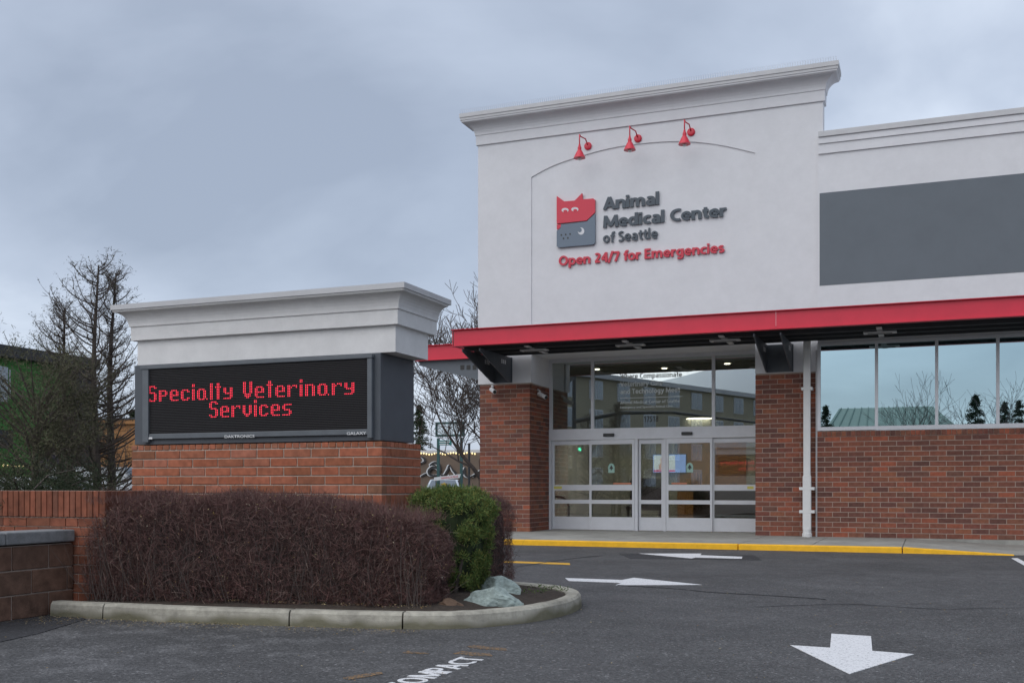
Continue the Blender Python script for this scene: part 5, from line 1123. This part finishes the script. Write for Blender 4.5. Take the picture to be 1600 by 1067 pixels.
# ================================================================== WHAT THE GLASS REFLECTS (across the street, behind the camera)
M_BEIGE = mat('beige_siding', (.36, .32, .23), .9, .06, .5); M_GROOF = mat('green_metal_roof', (.16, .23, .20), .5, .05, 1); M_TRUSS = mat('shed_wall', (.05, .045, .04), .9)
ap_ = thing('apartment_block', (-24, -60, 0), 'beige apartment block reflected in the entrance glass', 'building')
P0, P1 = Vector((-37, -38)), Vector((-17, -92)); ln = (P1 - P0).length; dd = (P1 - P0) / ln; nn = Vector((-dd.y, dd.x)); nn = nn if nn.dot(Vector((10, 30)) - P0) > 0 else -nn
def on_ap(s, o, z): q = P0 + dd * s + nn * o; return (q.x, q.y, z)
def ap_box(name, s0, s1, o0, o1, z0, z1, m, par): 
    mb = MB(); mb.v = [on_ap(s, o, z) for z in (z0, z1) for o in (o0, o1) for s in (s0, s1)]; mb.f = [(0, 2, 3, 1), (4, 5, 7, 6), (0, 1, 5, 4), (2, 6, 7, 3), (0, 4, 6, 2), (1, 3, 7, 5)]; return build(name, mb, m, par)
ap_box('wall', 0, ln, -14, 0, -.05, 12.0, M_BEIGE, ap_); ap_box('roof', -.4, ln + .4, -14.4, .5, 12.001, 12.5, M_TRIM, ap_)
for r in range(4):
    for k in range(14):
        s0 = 2 + k * 4.7; wv = ap_box('window', s0, s0 + 2.2, .001, .10, 1.2 + r * 2.9, 3.1 + r * 2.9, M_SCRW, ap_)
        for q in (0, 1): ap_box('pane', s0 + .12 + q * 1.04, s0 + 1.04 + q * 1.04, .101, .12, 1.32 + r * 2.9, 2.98 + r * 2.9, M_CARG, wv)
# green metal roofed hall
gh_ = thing('green_roof_hall', (-4.4, -62, 0), 'hall with green metal gable roof mirrored in the right windows', 'building')
hx0, hx1, hy0, hy1 = -9.2, 3.0, -66, -58; ez, rz_ = 6.0, 8.7
box('wall', M_TRUSS, gh_, hx0 + 1, hx1 - 1, hy0 + .5, hy1 - .5, -.05, ez)
mb = MB(); ym = (hy0 + hy1) / 2
mb.v = [(hx0, hy1 + .4, ez), (hx1, hy1 + .4, ez), (hx1 - 2.6, ym, rz_), (hx0 + 1.2, ym, rz_), (hx0, hy0 - .4, ez), (hx1, hy0 - .4, ez)]; mb.f = [(0, 1, 2, 3), (5, 4, 3, 2), (1, 5, 2), (4, 0, 3), (0, 4, 5, 1)]
rf = build('roof', mb, M_GROOF, gh_); x = hx0 + .3
while x < hx1 - .2:
    q = (x - hx0) / (hx1 - hx0); xt2 = hx0 + 1.2 + q * (hx1 - 2.6 - hx0 - 1.2); mb = MB(); mb.tube([(x, hy1 + .4, ez + .05), (xt2, ym, rz_ + .05)], .06, 4); build('roof_seam', mb, M_GROOF, rf); x += .9
for i, (px, d_, hh_, sd) in enumerate(((1418, 46, 10.5, 31), (1555, 44, 10.0, 32), (1480, 60, 9.0, 33))):
    a, b_ = dirp(px); t = YW / b_; x = t * a + a / b_ * (d_ + YW)
    bare_tree('bare_tree', x, -d_, hh_, ['leafless tree mirrored beside the green roof', 'leafless tree mirrored in the last window pane', 'small leafless tree mirrored in the third window pane'][i], sd, 4, 'bare trees mirrored in the windows', 0, .12, .3)
for i, (px, d_, hh_) in enumerate(((1524, 62, 9.6), (1592, 60, 8.8), (1290, 58, 8.6), (1570, 75, 9.8))):
    a, b_ = dirp(px); x = YW * a / b_ + a / b_ * (d_ + YW)
    fir('fir_tree', 0, 0, 0, ['fir tree mirrored in the third window pane', 'fir tree mirrored at the right edge of the windows', 'fir tree mirrored left of the green roof', 'fir tree mirrored in the fourth window pane'][i], 40 + i, 'firs mirrored in the windows', .30, (x, -d_), hh_)
tsx, tsy = -20.0, -13.5
ts = thing('traffic_signal', (tsx, tsy, 0), 'traffic signal on a long mast arm reflected in the entrance glass', 'traffic light')
build('pole', MB().tube([(tsx, tsy, -.05), (tsx, tsy, 8.0)], [.16, .11], 10), M_DARK, ts); build('mast_arm', MB().tube([(tsx, tsy, 5.1), (tsx + 3, tsy, 5.55), (tsx + 6, tsy, 5.5), (tsx + 11.5, tsy, 4.7)], [.14, .12, .10, .06], 8), M_DARK, ts)
hd = box('signal_head', M_BLACK, ts, tsx + .2, tsx + .6, tsy - .05, tsy + .2, 3.1, 4.2); build('lit_lens', MB().lathe([(.11, 0), (.11, .02)], (tsx + .4, tsy + .201, 3.4), 12, 'y'), mat('signal_green', (.05, .5, .3), .3, emit=(.05, 1, .5), estr=2), hd)

bpy.data.objects.remove(_to)
